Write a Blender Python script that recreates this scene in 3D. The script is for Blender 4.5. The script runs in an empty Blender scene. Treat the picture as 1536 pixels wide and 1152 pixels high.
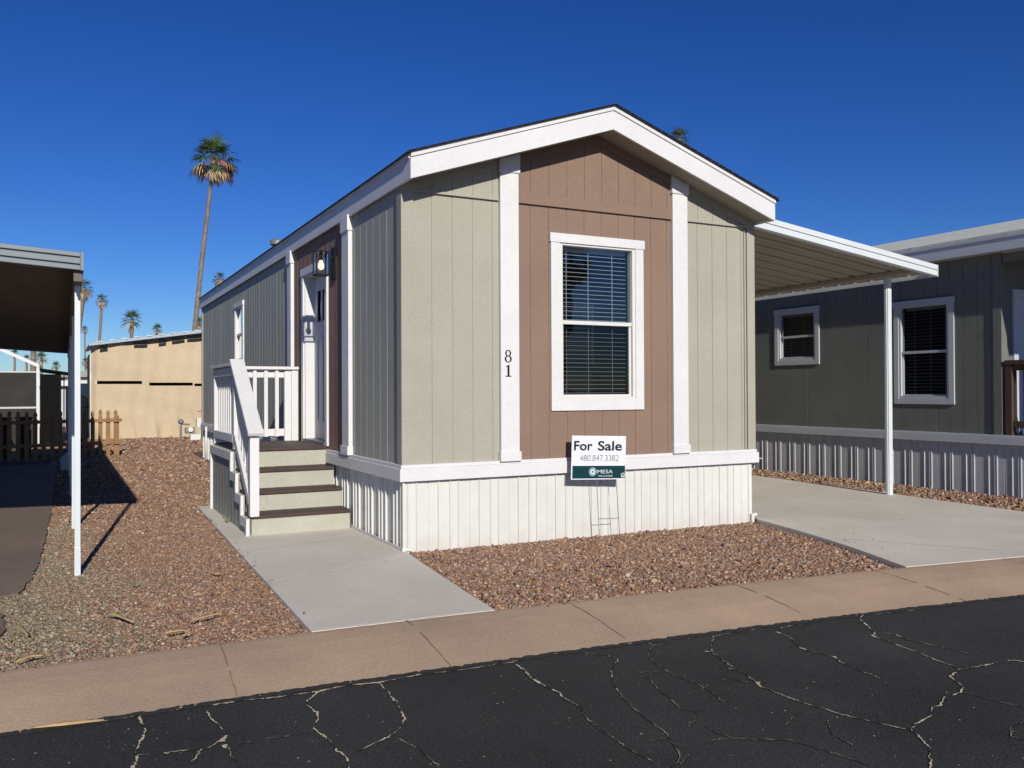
import bpy, math, random
import numpy as np
from mathutils import Vector, Matrix
R = math.radians
rnd = random.Random(7)
nrg = np.random.default_rng(11)
scene = bpy.context.scene
COL = scene.collection

# ------------------------------------------------------------------ camera
CX, CY, CZ, FPX = -2.6719, -7.2395, 1.4133, 1293.35
yw, pt, rl = R(-27.4728), R(0.4925), R(-0.2523)
Fv = Vector((-math.sin(yw)*math.cos(pt), math.cos(yw)*math.cos(pt), math.sin(pt)))
Rv = Fv.cross(Vector((0, 0, 1))).normalized(); Uv = Rv.cross(Fv)
Rv, Uv = math.cos(rl)*Rv + math.sin(rl)*Uv, -math.sin(rl)*Rv + math.cos(rl)*Uv
CAM = Vector((CX, CY, CZ))
cd = bpy.data.cameras.new('camera'); cam = bpy.data.objects.new('camera', cd); COL.objects.link(cam)
cd.sensor_width = 36; cd.lens = FPX/1536*36; cd.clip_start = .05; cd.clip_end = 3000
M = Matrix((Rv, Uv, -Fv)).transposed().to_4x4(); M.translation = CAM; cam.matrix_world = M
scene.camera = cam

def ray(u, v): return Fv*FPX + Rv*(u-768) - Uv*(v-576)
def on(u, v, ax, val):
    d = ray(u, v); return CAM + d*((val-CAM[ax])/d[ax])
def at_depth(u, v, w): return CAM + ray(u, v)*(w/FPX)

# ------------------------------------------------------------------ light
SUN = Vector((.13, .894, -.43)).normalized()
sd = bpy.data.lights.new('sun', 'SUN'); so = bpy.data.objects.new('sun', sd); COL.objects.link(so)
sd.energy = 4.7; sd.angle = R(.53); sd.color = (1, .95, .83)
so.rotation_euler = SUN.to_track_quat('-Z', 'Y').to_euler()
w = bpy.data.worlds.new('World'); scene.world = w; w.use_nodes = True
nt = w.node_tree; nt.nodes.clear()
sky = nt.nodes.new('ShaderNodeTexSky'); sky.sky_type = 'NISHITA'; sky.sun_disc = False
sky.sun_elevation = math.asin(-SUN.z); sky.sun_rotation = math.atan2(-SUN.x, -SUN.y)
sky.air_density = 1.0; sky.dust_density = .04; sky.ozone_density = 4.5; sky.altitude = 400
def vmul(c):
    v = nt.nodes.new('ShaderNodeMix'); v.data_type = 'RGBA'; v.blend_type = 'MULTIPLY'; v.inputs[0].default_value = 1; v.inputs[7].default_value = tuple(c)+(1,); return v
hs = nt.nodes.new('ShaderNodeHueSaturation'); hs.inputs['Saturation'].default_value = 1.2; hs.inputs['Hue'].default_value = .507
v1 = vmul((.13, .13, .13)); gmn = nt.nodes.new('ShaderNodeGamma'); gmn.inputs[1].default_value = 1.2; v2 = vmul((4.1, 4.9, 6.5))
bg = nt.nodes.new('ShaderNodeBackground'); bg.inputs['Strength'].default_value = .1
wo = nt.nodes.new('ShaderNodeOutputWorld')
nt.links.new(sky.outputs[0], hs.inputs['Color']); nt.links.new(hs.outputs[0], v1.inputs[6]); nt.links.new(v1.outputs[2], gmn.inputs[0]); nt.links.new(gmn.outputs[0], v2.inputs[6]); nt.links.new(v2.outputs[2], bg.inputs[0]); nt.links.new(bg.outputs[0], wo.inputs[0])
vs = scene.view_settings; vs.view_transform = 'Standard'; vs.look = 'None'; vs.exposure = 0; vs.gamma = 1
scene.cycles.max_bounces = 8; scene.cycles.diffuse_bounces = 2; scene.cycles.transparent_max_bounces = 12

# ------------------------------------------------------------------ materials
def lin(*c): return tuple(c)+(1,)
def newmat(name):
    m = bpy.data.materials.new(name); m.use_nodes = True
    n = m.node_tree; b = n.nodes['Principled BSDF']; return m, n, b
def mat(name, col, rough=.6, var=.12, scale=3, bump=0, bscale=(40, 40, 40), metal=0, var2=0, scale2=40, spec=.4, tint=None, coord='Object'):
    """painted / plain surface: base colour varied by two noises, bump from a stretched noise"""
    m, n, b = newmat(name); N = n.nodes; L = n.links
    b.inputs['Roughness'].default_value = rough; b.inputs['Metallic'].default_value = metal
    b.inputs['Specular IOR Level'].default_value = spec
    tc = N.new('ShaderNodeTexCoord')
    nz = N.new('ShaderNodeTexNoise'); nz.inputs['Scale'].default_value = scale; nz.inputs['Detail'].default_value = 6; nz.inputs['Roughness'].default_value = .65
    L.new(tc.outputs[coord], nz.inputs['Vector'])
    rp = N.new('ShaderNodeMapRange'); rp.inputs[1].default_value = .25; rp.inputs[2].default_value = .75
    L.new(nz.outputs['Fac'], rp.inputs[0])
    mx = N.new('ShaderNodeMix'); mx.data_type = 'RGBA'
    c2 = tint or [c*(1-2*var) for c in col]; c1 = [min(1, c*(1+.4*var)) for c in col]
    mx.inputs[6].default_value = lin(*c2); mx.inputs[7].default_value = lin(*c1)
    L.new(rp.outputs[0], mx.inputs[0]); out = mx.outputs[2]
    if var2:
        n2 = N.new('ShaderNodeTexNoise'); n2.inputs['Scale'].default_value = scale2; n2.inputs['Detail'].default_value = 4
        L.new(tc.outputs[coord], n2.inputs['Vector'])
        r2 = N.new('ShaderNodeMapRange'); r2.inputs[1].default_value = .3; r2.inputs[2].default_value = .7; r2.inputs[3].default_value = 1-var2; r2.inputs[4].default_value = 1+var2
        L.new(n2.outputs['Fac'], r2.inputs[0])
        mm = N.new('ShaderNodeMix'); mm.data_type = 'RGBA'; mm.blend_type = 'MULTIPLY'; mm.inputs[0].default_value = 1
        L.new(out, mm.inputs[6]); L.new(r2.outputs[0], mm.inputs[7]); out = mm.outputs[2]
    L.new(out, b.inputs['Base Color'])
    if bump:
        mp = N.new('ShaderNodeMapping'); mp.inputs['Scale'].default_value = bscale; L.new(tc.outputs[coord], mp.inputs[0])
        n3 = N.new('ShaderNodeTexNoise'); n3.inputs['Scale'].default_value = 1; n3.inputs['Detail'].default_value = 5; L.new(mp.outputs[0], n3.inputs['Vector'])
        bp = N.new('ShaderNodeBump'); bp.inputs['Strength'].default_value = bump; bp.inputs['Distance'].default_value = .004
        L.new(n3.outputs['Fac'], bp.inputs['Height']); L.new(bp.outputs[0], b.inputs['Normal'])
    return m
def attrmat(name, rough=.8, spec=.2):
    m, n, b = newmat(name); b.inputs['Roughness'].default_value = rough; b.inputs['Specular IOR Level'].default_value = spec
    a = n.nodes.new('ShaderNodeAttribute'); a.attribute_name = 'Col'; n.links.new(a.outputs['Color'], b.inputs['Base Color']); return m
def glassmat(name, tint, refl):
    m, n, b = newmat(name); N = n.nodes; L = n.links; N.remove(b)
    t = N.new('ShaderNodeBsdfTransparent'); t.inputs[0].default_value = lin(*tint)
    g = N.new('ShaderNodeBsdfGlossy'); g.inputs['Roughness'].default_value = .015
    fr = N.new('ShaderNodeFresnel'); fr.inputs[0].default_value = 1.5
    ml = N.new('ShaderNodeMath'); ml.operation = 'MULTIPLY'; ml.inputs[1].default_value = refl; ml.use_clamp = True; L.new(fr.outputs[0], ml.inputs[0])
    nz = N.new('ShaderNodeTexNoise'); nz.inputs['Scale'].default_value = 1.4; tc = N.new('ShaderNodeTexCoord'); L.new(tc.outputs['Object'], nz.inputs['Vector'])
    bp = N.new('ShaderNodeBump'); bp.inputs['Strength'].default_value = .06; bp.inputs['Distance'].default_value = .05; L.new(nz.outputs['Fac'], bp.inputs['Height']); L.new(bp.outputs[0], g.inputs['Normal'])
    mx = N.new('ShaderNodeMixShader'); L.new(ml.outputs[0], mx.inputs[0]); L.new(t.outputs[0], mx.inputs[1]); L.new(g.outputs[0], mx.inputs[2])
    L.new(mx.outputs[0], N['Material Output'].inputs[0]); return m
def emit(name, col, s):
    m, n, b = newmat(name); b.inputs['Base Color'].default_value = lin(*col); b.inputs['Emission Color'].default_value = lin(*col); b.inputs['Emission Strength'].default_value = s; return m

WB = (1, 1, 1)
m_white = mat('white_paint', (.66, .655, .67), .5, .05, 1.6, .25, (18, 18, 90), var2=.03, scale2=25)
m_whitev = mat('white_vinyl', (.66, .65, .625), .38, .04, 1.2, spec=.5, var2=.02)
m_skirt = mat('white_skirting', (.64, .635, .61), .42, .05, .8, spec=.5, var2=.03, scale2=9)
m_green = mat('sage_siding', (.372, .354, .298), .75, .07, 1.3, .9, (16, 16, 130), var2=.05, scale2=45, spec=.25)
m_greens = mat('sage_siding_side_light', (.385, .39, .345), .75, .07, 1.3, .9, (70, 70, 22), var2=.09, scale2=60, spec=.25)  # same paint as the gable; grazing sheen and cool side light mixed into colour
m_brown = mat('brown_siding', (.245, .163, .124), .75, .08, 1.1, .9, (16, 16, 130), var2=.06, scale2=45, spec=.25)
m_soffit = mat('soffit_paint', (.3, .28, .235), .8, .05, 2)
m_shingle = mat('dark_shingle', (.035, .032, .033), .9, .3, 9, .8, (60, 60, 60), var2=.3, scale2=60)
m_graysh = mat('grey_shingle', (.60, .61, .55), .9, .15, 6, .8, (50, 50, 50), var2=.25, scale2=40)
m_tread = mat('brown_composite', (.066, .036, .03), .6, .2, 4, .5, (120, 12, 60), var2=.15, scale2=50)
m_riser = mat('sage_riser', (.41, .40, .338), .7, .06, 3, .8, (8, 50, 60), var2=.06, scale2=30)
m_dark = mat('dark_interior', (.035, .035, .038), .9, .1, 2)
m_blind = mat('blind_slat', (.55, .57, .6), .5, .04, 3)
m_black = mat('black_metal', (.010, .010, .011), .6, .1, 5, spec=.15)
m_galv = mat('galvanised_wire', (.3, .3, .3), .4, .1, 9, metal=.7)
m_concrete = mat('pale_concrete', (.66, .615, .54), .85, .05, .9, .35, (60, 60, 60), var2=.05, scale2=26, tint=(.52, .47, .40))
m_curb = mat('tan_concrete', (.485, .338, .228), .9, .08, .9, .6, (70, 70, 70), var2=.12, scale2=70, tint=(.33, .24, .175))
m_asph = mat('street_asphalt', (.043, .0425, .042), .85, .26, .7, 1.0, (110, 110, 110), var2=.55, scale2=95, spec=.3)
m_asphb = mat('brown_asphalt', (.20, .145, .115), .95, .16, .8, 1.0, (90, 90, 90), var2=.3, scale2=90)
m_dirt = mat('desert_dirt', (.32, .22, .15), .95, .2, .4, .6, (40, 40, 40), var2=.15)
m_bed = mat('gravel_bed', (.17, .105, .073), .95, .25, 14, 1, (50, 50, 50), var2=.35, scale2=55)
m_stone = attrmat('gravel_stone', .9)
m_leaf = attrmat('palm_leaf', .55, .3)
m_trunk = mat('palm_trunk', (.26, .195, .15), .95, .25, 3, 1, (6, 6, 14), var2=.25, scale2=9)
m_alum = mat('white_aluminium', (.62, .66, .69), .35, .05, 2, spec=.5)
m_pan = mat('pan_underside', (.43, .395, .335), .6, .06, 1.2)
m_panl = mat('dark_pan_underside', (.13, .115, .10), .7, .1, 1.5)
m_gutterl = mat('blue_grey_fascia', (.17, .20, .225), .4, .06, 2)
m_ngreen = mat('charcoal_siding', (.160, .167, .157), .8, .1, 1.2, .9, (70, 70, 18), var2=.1, scale2=50, spec=.2)
m_nwhite = mat('neighbour_trim', (.47, .49, .54), .5, .05, 2)
m_nskirt = mat('grey_skirting', (.48, .495, .52), .45, .06, 1.5, spec=.4)
m_wood = mat('cedar_picket', (.33, .185, .085), .8, .18, 5, .6, (50, 50, 6), var2=.15, scale2=30)
m_railw = mat('brown_stained_wood', (.075, .045, .035), .7, .15, 6)
m_canvas = mat('tan_shade_cloth', (.53, .42, .29), .9, .035, .5, .4, (5, 5, 1.2), var2=.03, scale2=8)
m_sand = mat('crack_sand', (.62, .53, .37), .95, .12, 30, var2=.2, scale2=120)
m_joint = mat('joint_dirt', (.29, .195, .135), .95, .2, 30)
m_jointl = mat('joint_pale', (.82, .80, .74), .9, .05, 10)
m_signw = mat('sign_white', (.70, .71, .76), .45, .02, 3)
m_signg = mat('sign_teal', (.003, .038, .046), .6, .03, 3, spec=.15)
m_navy = mat('sign_ink', (.004, .014, .022), .6, .05, 3, spec=.15)
m_inkg = mat('sign_grey_ink', (.13, .135, .14), .5, .05, 3)
m_logo = mat('logo_pale_blue', (.35, .52, .62), .5, .05, 3)
m_grey = mat('grey_metal', (.20, .215, .22), .5, .1, 6, metal=.2)
m_silver = mat('silver_edge', (.36, .41, .47), .45, .06, 3)
m_jug = mat('plastic_jug', (.5, .5, .47), .5, .08, 6)
m_straw = mat('dry_palm', (.50, .34, .17), .8, .2, 12)
m_weed = mat('weed_leaf', (.20, .21, .10), .7, .2, 12)
m_screen = mat('screen_mesh', (.05, .048, .046), 1, .15, 1.5, spec=.05)
m_bin = mat('dark_bin', (.012, .015, .022), .9, .1, 4, spec=.1)
m_blk = mat('mesh_and_gap_black', (.010, .010, .011), 1, .1, 4, spec=.05)
m_car = mat('blue_car_paint', (.02, .045, .16), .25, .05, 3, spec=.6)
m_rubber = mat('tyre_rubber', (.02, .02, .02), .9, .1, 9)
m_terra = mat('terracotta', (.28, .09, .05), .85, .15, 6)
m_glass = glassmat('window_glass', (.74, .79, .84), 3.0)
m_glasss = glassmat('screened_glass', (.45, .46, .48), 1.1)
m_nglass = glassmat('shaded_glass', (.42, .48, .56), .35)
m_lantern = glassmat('lantern_glass', (.93, .93, .93), 1)
m_bulb = emit('warm_bulb', (1, .78, .42), 1.4)
def splash(m, top=.16, col=(.42, .31, .21)):
    n = m.node_tree; N = n.nodes; L = n.links; b = N['Principled BSDF']; src = b.inputs['Base Color'].links[0].from_socket
    g = N.new('ShaderNodeNewGeometry'); sx = N.new('ShaderNodeSeparateXYZ'); L.new(g.outputs['Position'], sx.inputs[0])
    nz = N.new('ShaderNodeTexNoise'); nz.inputs['Scale'].default_value = 7; nz.inputs['Detail'].default_value = 8; L.new(g.outputs['Position'], nz.inputs['Vector'])
    m1 = N.new('ShaderNodeMath'); m1.operation = 'MULTIPLY_ADD'; m1.inputs[1].default_value = -.28; L.new(nz.outputs['Fac'], m1.inputs[0]); L.new(sx.outputs['Z'], m1.inputs[2])
    mr = N.new('ShaderNodeMapRange'); mr.inputs[1].default_value = -.16; mr.inputs[2].default_value = top-.14; mr.inputs[3].default_value = .17; mr.inputs[4].default_value = 0; L.new(m1.outputs[0], mr.inputs[0])
    mx = N.new('ShaderNodeMix'); mx.data_type = 'RGBA'; L.new(mr.outputs[0], mx.inputs[0]); L.new(src, mx.inputs[6]); mx.inputs[7].default_value = lin(*col); L.new(mx.outputs[2], b.inputs['Base Color'])
splash(m_skirt)
# perforated vent strip
m_vent, _n, _b = newmat('perforated_vent')
_tc = _n.nodes.new('ShaderNodeTexCoord'); _mp = _n.nodes.new('ShaderNodeMapping'); _mp.inputs['Scale'].default_value = (62, 62, 40); _n.links.new(_tc.outputs['Object'], _mp.inputs[0])
_vo = _n.nodes.new('ShaderNodeTexVoronoi'); _vo.inputs['Randomness'].default_value = 0; _n.links.new(_mp.outputs[0], _vo.inputs['Vector']); _vo.inputs['Scale'].default_value = 1
_rr = _n.nodes.new('ShaderNodeValToRGB'); _rr.color_ramp.elements[0].position = .2; _rr.color_ramp.elements[0].color = (.36, .36, .36, 1); _rr.color_ramp.elements[1].position = .42; _rr.color_ramp.elements[1].color = (.62, .615, .59, 1)
_n.links.new(_vo.outputs['Distance'], _rr.inputs[0]); _n.links.new(_rr.outputs[0], _b.inputs['Base Color']); _b.inputs['Roughness'].default_value = .45

# ------------------------------------------------------------------ mesh builder
def worldloc(o):
    v = Vector((0, 0, 0))
    while o: v += o.location; o = o.parent
    return v
class MB:
    def __init__(s): s.v = []; s.f = []; s.c = []; s.T = None
    def add(s, vs, fs, col=None):
        k = len(s.v)
        if s.T: vs = [s.T @ Vector(q) for q in vs]
        s.v += [tuple(q) for q in vs]; s.f += [tuple(i+k for i in f) for f in fs]
        if col: s.c += [col]*len(vs)
        return s
    def box(s, x0, x1, y0, y1, z0, z1):
        return s.add([(x, y, z) for z in (z0, z1) for x, y in ((x0, y0), (x1, y0), (x1, y1), (x0, y1))],
                     [(3, 2, 1, 0), (4, 5, 6, 7), (0, 1, 5, 4), (1, 2, 6, 5), (2, 3, 7, 6), (3, 0, 4, 7)])
    def prism(s, poly, d):
        """poly: 3D points of one cap, d: extrusion vector"""
        n = len(poly); a = [Vector(q) for q in poly]; b = [q+Vector(d) for q in a]
        return s.add(a+b, [tuple(range(n-1, -1, -1)), tuple(range(n, 2*n))]+[(i, (i+1) % n, n+(i+1) % n, n+i) for i in range(n)])
    def quad(s, *q): return s.add(q, [tuple(range(len(q)))])
    def beam(s, a, b, wd, ht, up=(0, 0, 1)):
        a, b = Vector(a), Vector(b); d = (b-a).normalized(); sd_ = d.cross(Vector(up)).normalized(); u = sd_.cross(d)
        p = [a+sd_*x*wd/2+u*y*ht/2 for x, y in ((-1, -1), (1, -1), (1, 1), (-1, 1))]
        return s.prism(p, b-a)
    def tube(s, path, r, n=8, caps=True):
        rings = []; path = [Vector(q) for q in path]; rr = r if isinstance(r, (list, tuple)) else [r]*len(path)
        vs = []; fs = []
        for i, q in enumerate(path):
            d = (path[min(i+1, len(path)-1)]-path[max(i-1, 0)]).normalized()
            ref = Vector((1, 0, 0)) if abs(d.x) < .9 else Vector((0, 1, 0))
            a = d.cross(ref).normalized(); b = d.cross(a)
            for k in range(n):
                t = 2*math.pi*k/n; vs.append(q+(a*math.cos(t)+b*math.sin(t))*rr[i])
        for i in range(len(path)-1):
            for k in range(n): fs.append((i*n+k, i*n+(k+1) % n, (i+1)*n+(k+1) % n, (i+1)*n+k))
        if caps: fs += [tuple(range(n-1, -1, -1)), tuple((len(path)-1)*n+k for k in range(n))]
        return s.add(vs, fs)
    def build(s, name, m, parent=None, bev=0, smooth=False):
        me = bpy.data.meshes.new(name); off = worldloc(parent) if parent else Vector((0, 0, 0))
        me.from_pydata([(x-off.x, y-off.y, z-off.z) for x, y, z in s.v], [], s.f)
        if s.c:
            a = me.color_attributes.new('Col', 'FLOAT_COLOR', 'POINT')
            a.data.foreach_set('color', np.array([tuple(c)+(1,) for c in s.c], dtype=np.float32).ravel())
        if smooth: me.polygons.foreach_set('use_smooth', [True]*len(me.polygons))
        me.materials.append(m); o = bpy.data.objects.new(name, me); COL.objects.link(o)
        if parent: o.parent = parent
        if bev:
            b = o.modifiers.new('bevel', 'BEVEL'); b.width = bev; b.segments = 2; b.limit_method = 'ANGLE'; b.angle_limit = R(40)
        return o
def tag(o, label=None, cat=None, group=None, kind=None):
    for k, v in (('label', label), ('category', cat), ('group', group), ('kind', kind)):
        if v: o[k] = v
    return o
def thing(name, loc, label, cat, group=None):
    o = bpy.data.objects.new(name, None); o.empty_display_size = .2; COL.objects.link(o); o.location = loc; return tag(o, label, cat, group)
def copy_tree(o, parent=None):
    c = o.copy(); COL.objects.link(c)
    if parent: c.parent = parent
    for ch in list(o.children): copy_tree(ch, c)
    return c
def struct(o): o['kind'] = 'structure'; return o

def profile_wall(P, brk, z0, z1, holes=()):
    """upright sheet: brk = [(s, d)], P(s, d, z) -> point; z0/z1 = functions of s; holes = (s0, s1, z0, z1)"""
    mb = MB(); f0 = z0 if callable(z0) else (lambda s: z0); f1 = z1 if callable(z1) else (lambda s: z1)
    pts = list(brk)
    for h in holes:
        for e in h[:2]:
            for i in range(len(pts)-1):
                a, b = pts[i], pts[i+1]
                if a[0] < e < b[0]:
                    t = (e-a[0])/(b[0]-a[0]); pts.insert(i+1, (e, a[1]+(b[1]-a[1])*t)); break
    for (a, da), (b, db) in zip(pts, pts[1:]):
        mid = (a+b)/2; iv = [(f0(a), f0(b), f1(a), f1(b))]
        for h in holes:
            if h[0]-1e-6 < mid < h[1]+1e-6: iv = [(f0(a), f0(b), h[2], h[2]), (h[3], h[3], f1(a), f1(b))]
        for (q0, q1, t0, t1) in iv:
            mb.quad(P(a, da, q0), P(b, db, q1), P(b, db, t1), P(a, da, t0))
    return mb
def grooves(s0, s1, pos, wd=.008, dp=.006, base=0, extra=()):
    """flat run with vertical V grooves at pos"""
    p = [(s0, base)]
    for g in sorted(list(pos)):
        w_ = wd*(1.9 if any(abs(g-e) < 1e-3 for e in extra) else 1)
        if g-w_ > s0 and g+w_ < s1: p += [(g-w_/2, base), (g-w_/4, base-dp), (g+w_/4, base-dp), (g+w_/2, base)]
    return p+[(s1, base)]
RIB = [(0, 0), (.006, .016), (.016, .016), (.021, .003), (.086, .003), (.091, .016), (.101, .016), (.107, 0), (.196, 0), (.199, -.008), (.206, -.008), (.209, 0), (.297, 0), (.302, .018), (.313, .018), (.318, 0)]
def skirt_profile(s0, s1, ph=0, per=.41, k_=1):
    p = [(s0, 0)]; k = math.floor((s0-ph)/per)
    while ph+k*per < s1:
        for a, d in RIB:
            s = ph+k*per+a
            if s0+.004 < s < s1-.004: p.append((s, d*k_))
        k += 1
    return p+[(s1, 0)]

def glyphs(body, box, P, parent, m, name='lettering', offset=0, extr=.0015):
    """text mesh fitted into box=(a0, a1, z0, z1) of the plane P(a, z, out)"""
    cu = bpy.data.curves.new('text', 'FONT'); cu.body = body; cu.size = 1; cu.offset = offset; cu.resolution_u = 6
    ob = bpy.data.objects.new('text', cu); COL.objects.link(ob)
    dg = bpy.context.evaluated_depsgraph_get(); dg.update(); me = bpy.data.meshes.new_from_object(ob.evaluated_get(dg))
    vs = [v.co.copy() for v in me.vertices]; fs = [tuple(p.vertices) for p in me.polygons]
    bpy.data.objects.remove(ob); bpy.data.meshes.remove(me)
    x0, x1 = min(v.x for v in vs), max(v.x for v in vs); y0, y1 = min(v.y for v in vs), max(v.y for v in vs)
    mb = MB(); mb.add([P(box[0]+(v.x-x0)/(x1-x0)*(box[1]-box[0]), box[2]+(v.y-y0)/(y1-y0)*(box[3]-box[2]), extr) for v in vs], fs)
    return mb.build(name, m, parent)

# windows -------------------------------------------------------------
def window(parent, P, a0, a1, z0, z1, casing, hd, trim, glass_u, glass_l, slats=True, slat_m=None, sp=.043, head_ext=.012, depth=.075, seen=(1, 1)):
    """double hung window. P(a, out, z). casing boards around, vinyl frame, two panes, blinds behind"""
    slat_m = slat_m or m_blind
    def bx(mb, a, b, o0, o1, c, d):
        q = [P(x, o, z) for z in (c, d) for x, o in ((a, o1), (b, o1), (b, o0), (a, o0))]
        mb.add(q, [(3, 2, 1, 0), (4, 5, 6, 7), (0, 1, 5, 4), (1, 2, 6, 5), (2, 3, 7, 6), (3, 0, 4, 7)])
    c = casing; cz = MB()
    bx(cz, a0, a0+c, 0, .022, z0, z1-hd); bx(cz, a1-c, a1, 0, .022, z0, z1-hd); bx(cz, a0+c, a1-c, 0, .021, z0, z0+c)
    bx(cz, a0-head_ext, a1+head_ext, 0, .03, z1-hd, z1)
    win = cz.build('window', trim, parent, bev=.003)
    fr = MB(); b0, b1, y0, y1 = a0+c, a1-c, z0+c, z1-hd; t = .035; zm = (y0+y1)/2
    for q in ((b0, b0+t, y0, y1), (b1-t, b1, y0, y1), (b0+t, b1-t, y0, y0+t), (b0+t, b1-t, y1-t*.6, y1)): bx(fr, q[0], q[1], -depth, .012, q[2], q[3])
    fr.build('frame', m_whitev if trim is m_white else trim, win, bev=.002)
    s_ = MB(); g0, g1 = b0+t, b1-t; t2 = .022
    bx(s_, g0, g1, -.052, -.004, zm-.022, zm+.016)
    for q in ((g0, g0+t2), (g1-t2, g1)): bx(s_, q[0], q[1], -.05, -.02, y0+t, zm-.022)
    bx(s_, g0+t2, g1-t2, -.05, -.02, y0+t, y0+t+t2)
    s_.build('sash', m_whitev if trim is m_white else trim, win, bev=.002)
    MB().quad(P(g0, -.03, zm+.016), P(g1, -.03, zm+.016), P(g1, -.03, y1-t*.6), P(g0, -.03, y1-t*.6)).build('pane', glass_u, win)
    MB().quad(P(g0+t2, -.034, y0+t+t2), P(g1-t2, -.034, y0+t+t2), P(g1-t2, -.034, zm-.022), P(g0+t2, -.034, zm-.022)).build('pane', glass_l, win)
    if slats:
        bl = MB(); z = y1-.05; e = .015
        bx(bl, g0+e, g1-e, -.135, -.095, y1-.06, y1-.005)
        while z-sp > y0+.06:
            z -= sp
            q = [P(g0+e, -.09, z-.002), P(g1-e, -.09, z-.002), P(g1-e, -.133, z+.002), P(g0+e, -.133, z+.002)]
            bl.add(q+[v+Vector((0, 0, .004)) for v in q], [(0, 1, 2, 3), (7, 6, 5, 4), (0, 4, 5, 1), (1, 5, 6, 2), (2, 6, 7, 3), (3, 7, 4, 0)])
        for f in (.12, .43, .78):
            a = g0+(g1-g0)*f; bx(bl, a-.0025, a+.0025, -.092, -.088, y0+.06, y1-.05)
        bx(bl, g0+e, g1-e, -.125, -.095, y0+.035, y0+.055)
        bl.build('blind', slat_m, win)
    return win

# ------------------------------------------------------------------ main home
W, L, ZB, ZE, ZR, OV, FH = 4.095, 12.43, .7627, 3.4626, 4.164, .318, .2207
SL = (ZR-ZE)/(W/2+.03)
def roof_z(x): return ZR-abs(x-W/2)*SL            # top of fascia line
def soff_z(x): return roof_z(x)-FH+.02
home = thing('mobile_home', (W/2, 0, 0), 'sage green manufactured home with white trim, a brown panel and the number 81', 'mobile home')
Pf = lambda s, d, z: Vector((s, -d, z))            # front gable
Ps = lambda s, d, z: Vector((-d, s, z))            # left side wall, s = y
WIN = (1.515, 2.61, 1.222, 2.952)
hole_f = (WIN[0]+.1, WIN[1]-.1, WIN[2]+.1, WIN[3]-.09)
ZL = 3.215
gf = [i*.2032+1.4967-8*.2032 for i in range(24)]
gf = [g for g in gf if .12 < g < W-.1]
wide = [gf[1], gf[7], gf[13]]
# lower siding: green | brown | green
profile_wall(Pf, grooves(.0, 1.05, gf, extra=wide), ZB, ZL+.05).build('gable_siding', m_green, home)
profile_wall(Pf, grooves(3.07, W, gf, extra=wide), ZB, ZL+.05).build('gable_siding', m_green, home)
profile_wall(Pf, grooves(1.05, 3.07, gf, extra=wide), ZB, ZL+.05, [hole_f]).build('accent_panel', m_brown, home)
# upper siding lapped over the lower
def lapped(a, b, m, nm):
    brk = grooves(a, b, gf, base=.014)
    if a < W/2 < b: brk = sorted(brk+[(W/2, .014)])
    mb = profile_wall(Pf, brk, ZL, lambda s: soff_z(s)+.03)
    mb.quad(Pf(a, 0, ZL), Pf(b, 0, ZL), Pf(b, .014, ZL), Pf(a, .014, ZL)); mb.build(nm, m, home)
    MB().box(a, b, -.026, -.0145, ZL-.012, ZL+(.075 if m is m_brown else .0)+.012).build('lap_trim', m, home, bev=.002)
lapped(.09, .95, m_green, 'gable_siding'); lapped(3.17, W-.09, m_green, 'gable_siding'); lapped(1.15, 2.97, m_brown, 'accent_panel')
# frieze under the rake, green and brown
for a, b, m in ((.0, .955, m_green), (1.15, W/2, m_brown), (W/2, 2.97, m_brown), (3.17, W, m_green)):
    MB().prism([(a, -.030, soff_z(a)-.085), (b, -.030, soff_z(b)-.085), (b, -.030, soff_z(b)), (a, -.030, soff_z(a))], (0, .0155, 0)).build('frieze_board', m, home)
# corner boards
cb = MB(); cb.box(-.02, .095, -.022, .0, ZB-.012, soff_z(.0)); cb.box(-.02, 0, .0, .10, ZB-.012, ZE-.12); cb.build('corner_board', m_green, home, bev=.003)
cb = MB(); cb.box(W-.09, W+.02, -.022, .0, ZB-.012, soff_z(W)); cb.box(W, W+.02, 0, .10, ZB-.012, ZE-.12); cb.box(W-.125, W-.112, -.016, 0, ZB-.005, 3.2); cb.build('corner_board', m_green, home, bev=.003)
# white posts on the gable
for a, b in ((.955, 1.15), (2.97, 3.165)):
    p = MB().box(a, b, -.045, 0, ZB+.0, soff_z((a+b)/2)-.03).build('trim_post', m_white, home, bev=.004)
    MB().box(a-.012, b+.012, -.062, 0.001, ZB-.005, ZB+.085).build('base_block', m_white, p, bev=.004)
    q0, q1 = (a-.012, b+.012)
    MB().prism([(q0, -.058, 3.475), (q1, -.058, 3.475), (q1, -.058, soff_z(q1)-.002), (q0, -.058, soff_z(q0)-.002)], (0, .06, 0)).build('cap_block', m_white, p, bev=.004)
    if a < 2: num_post = p
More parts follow.
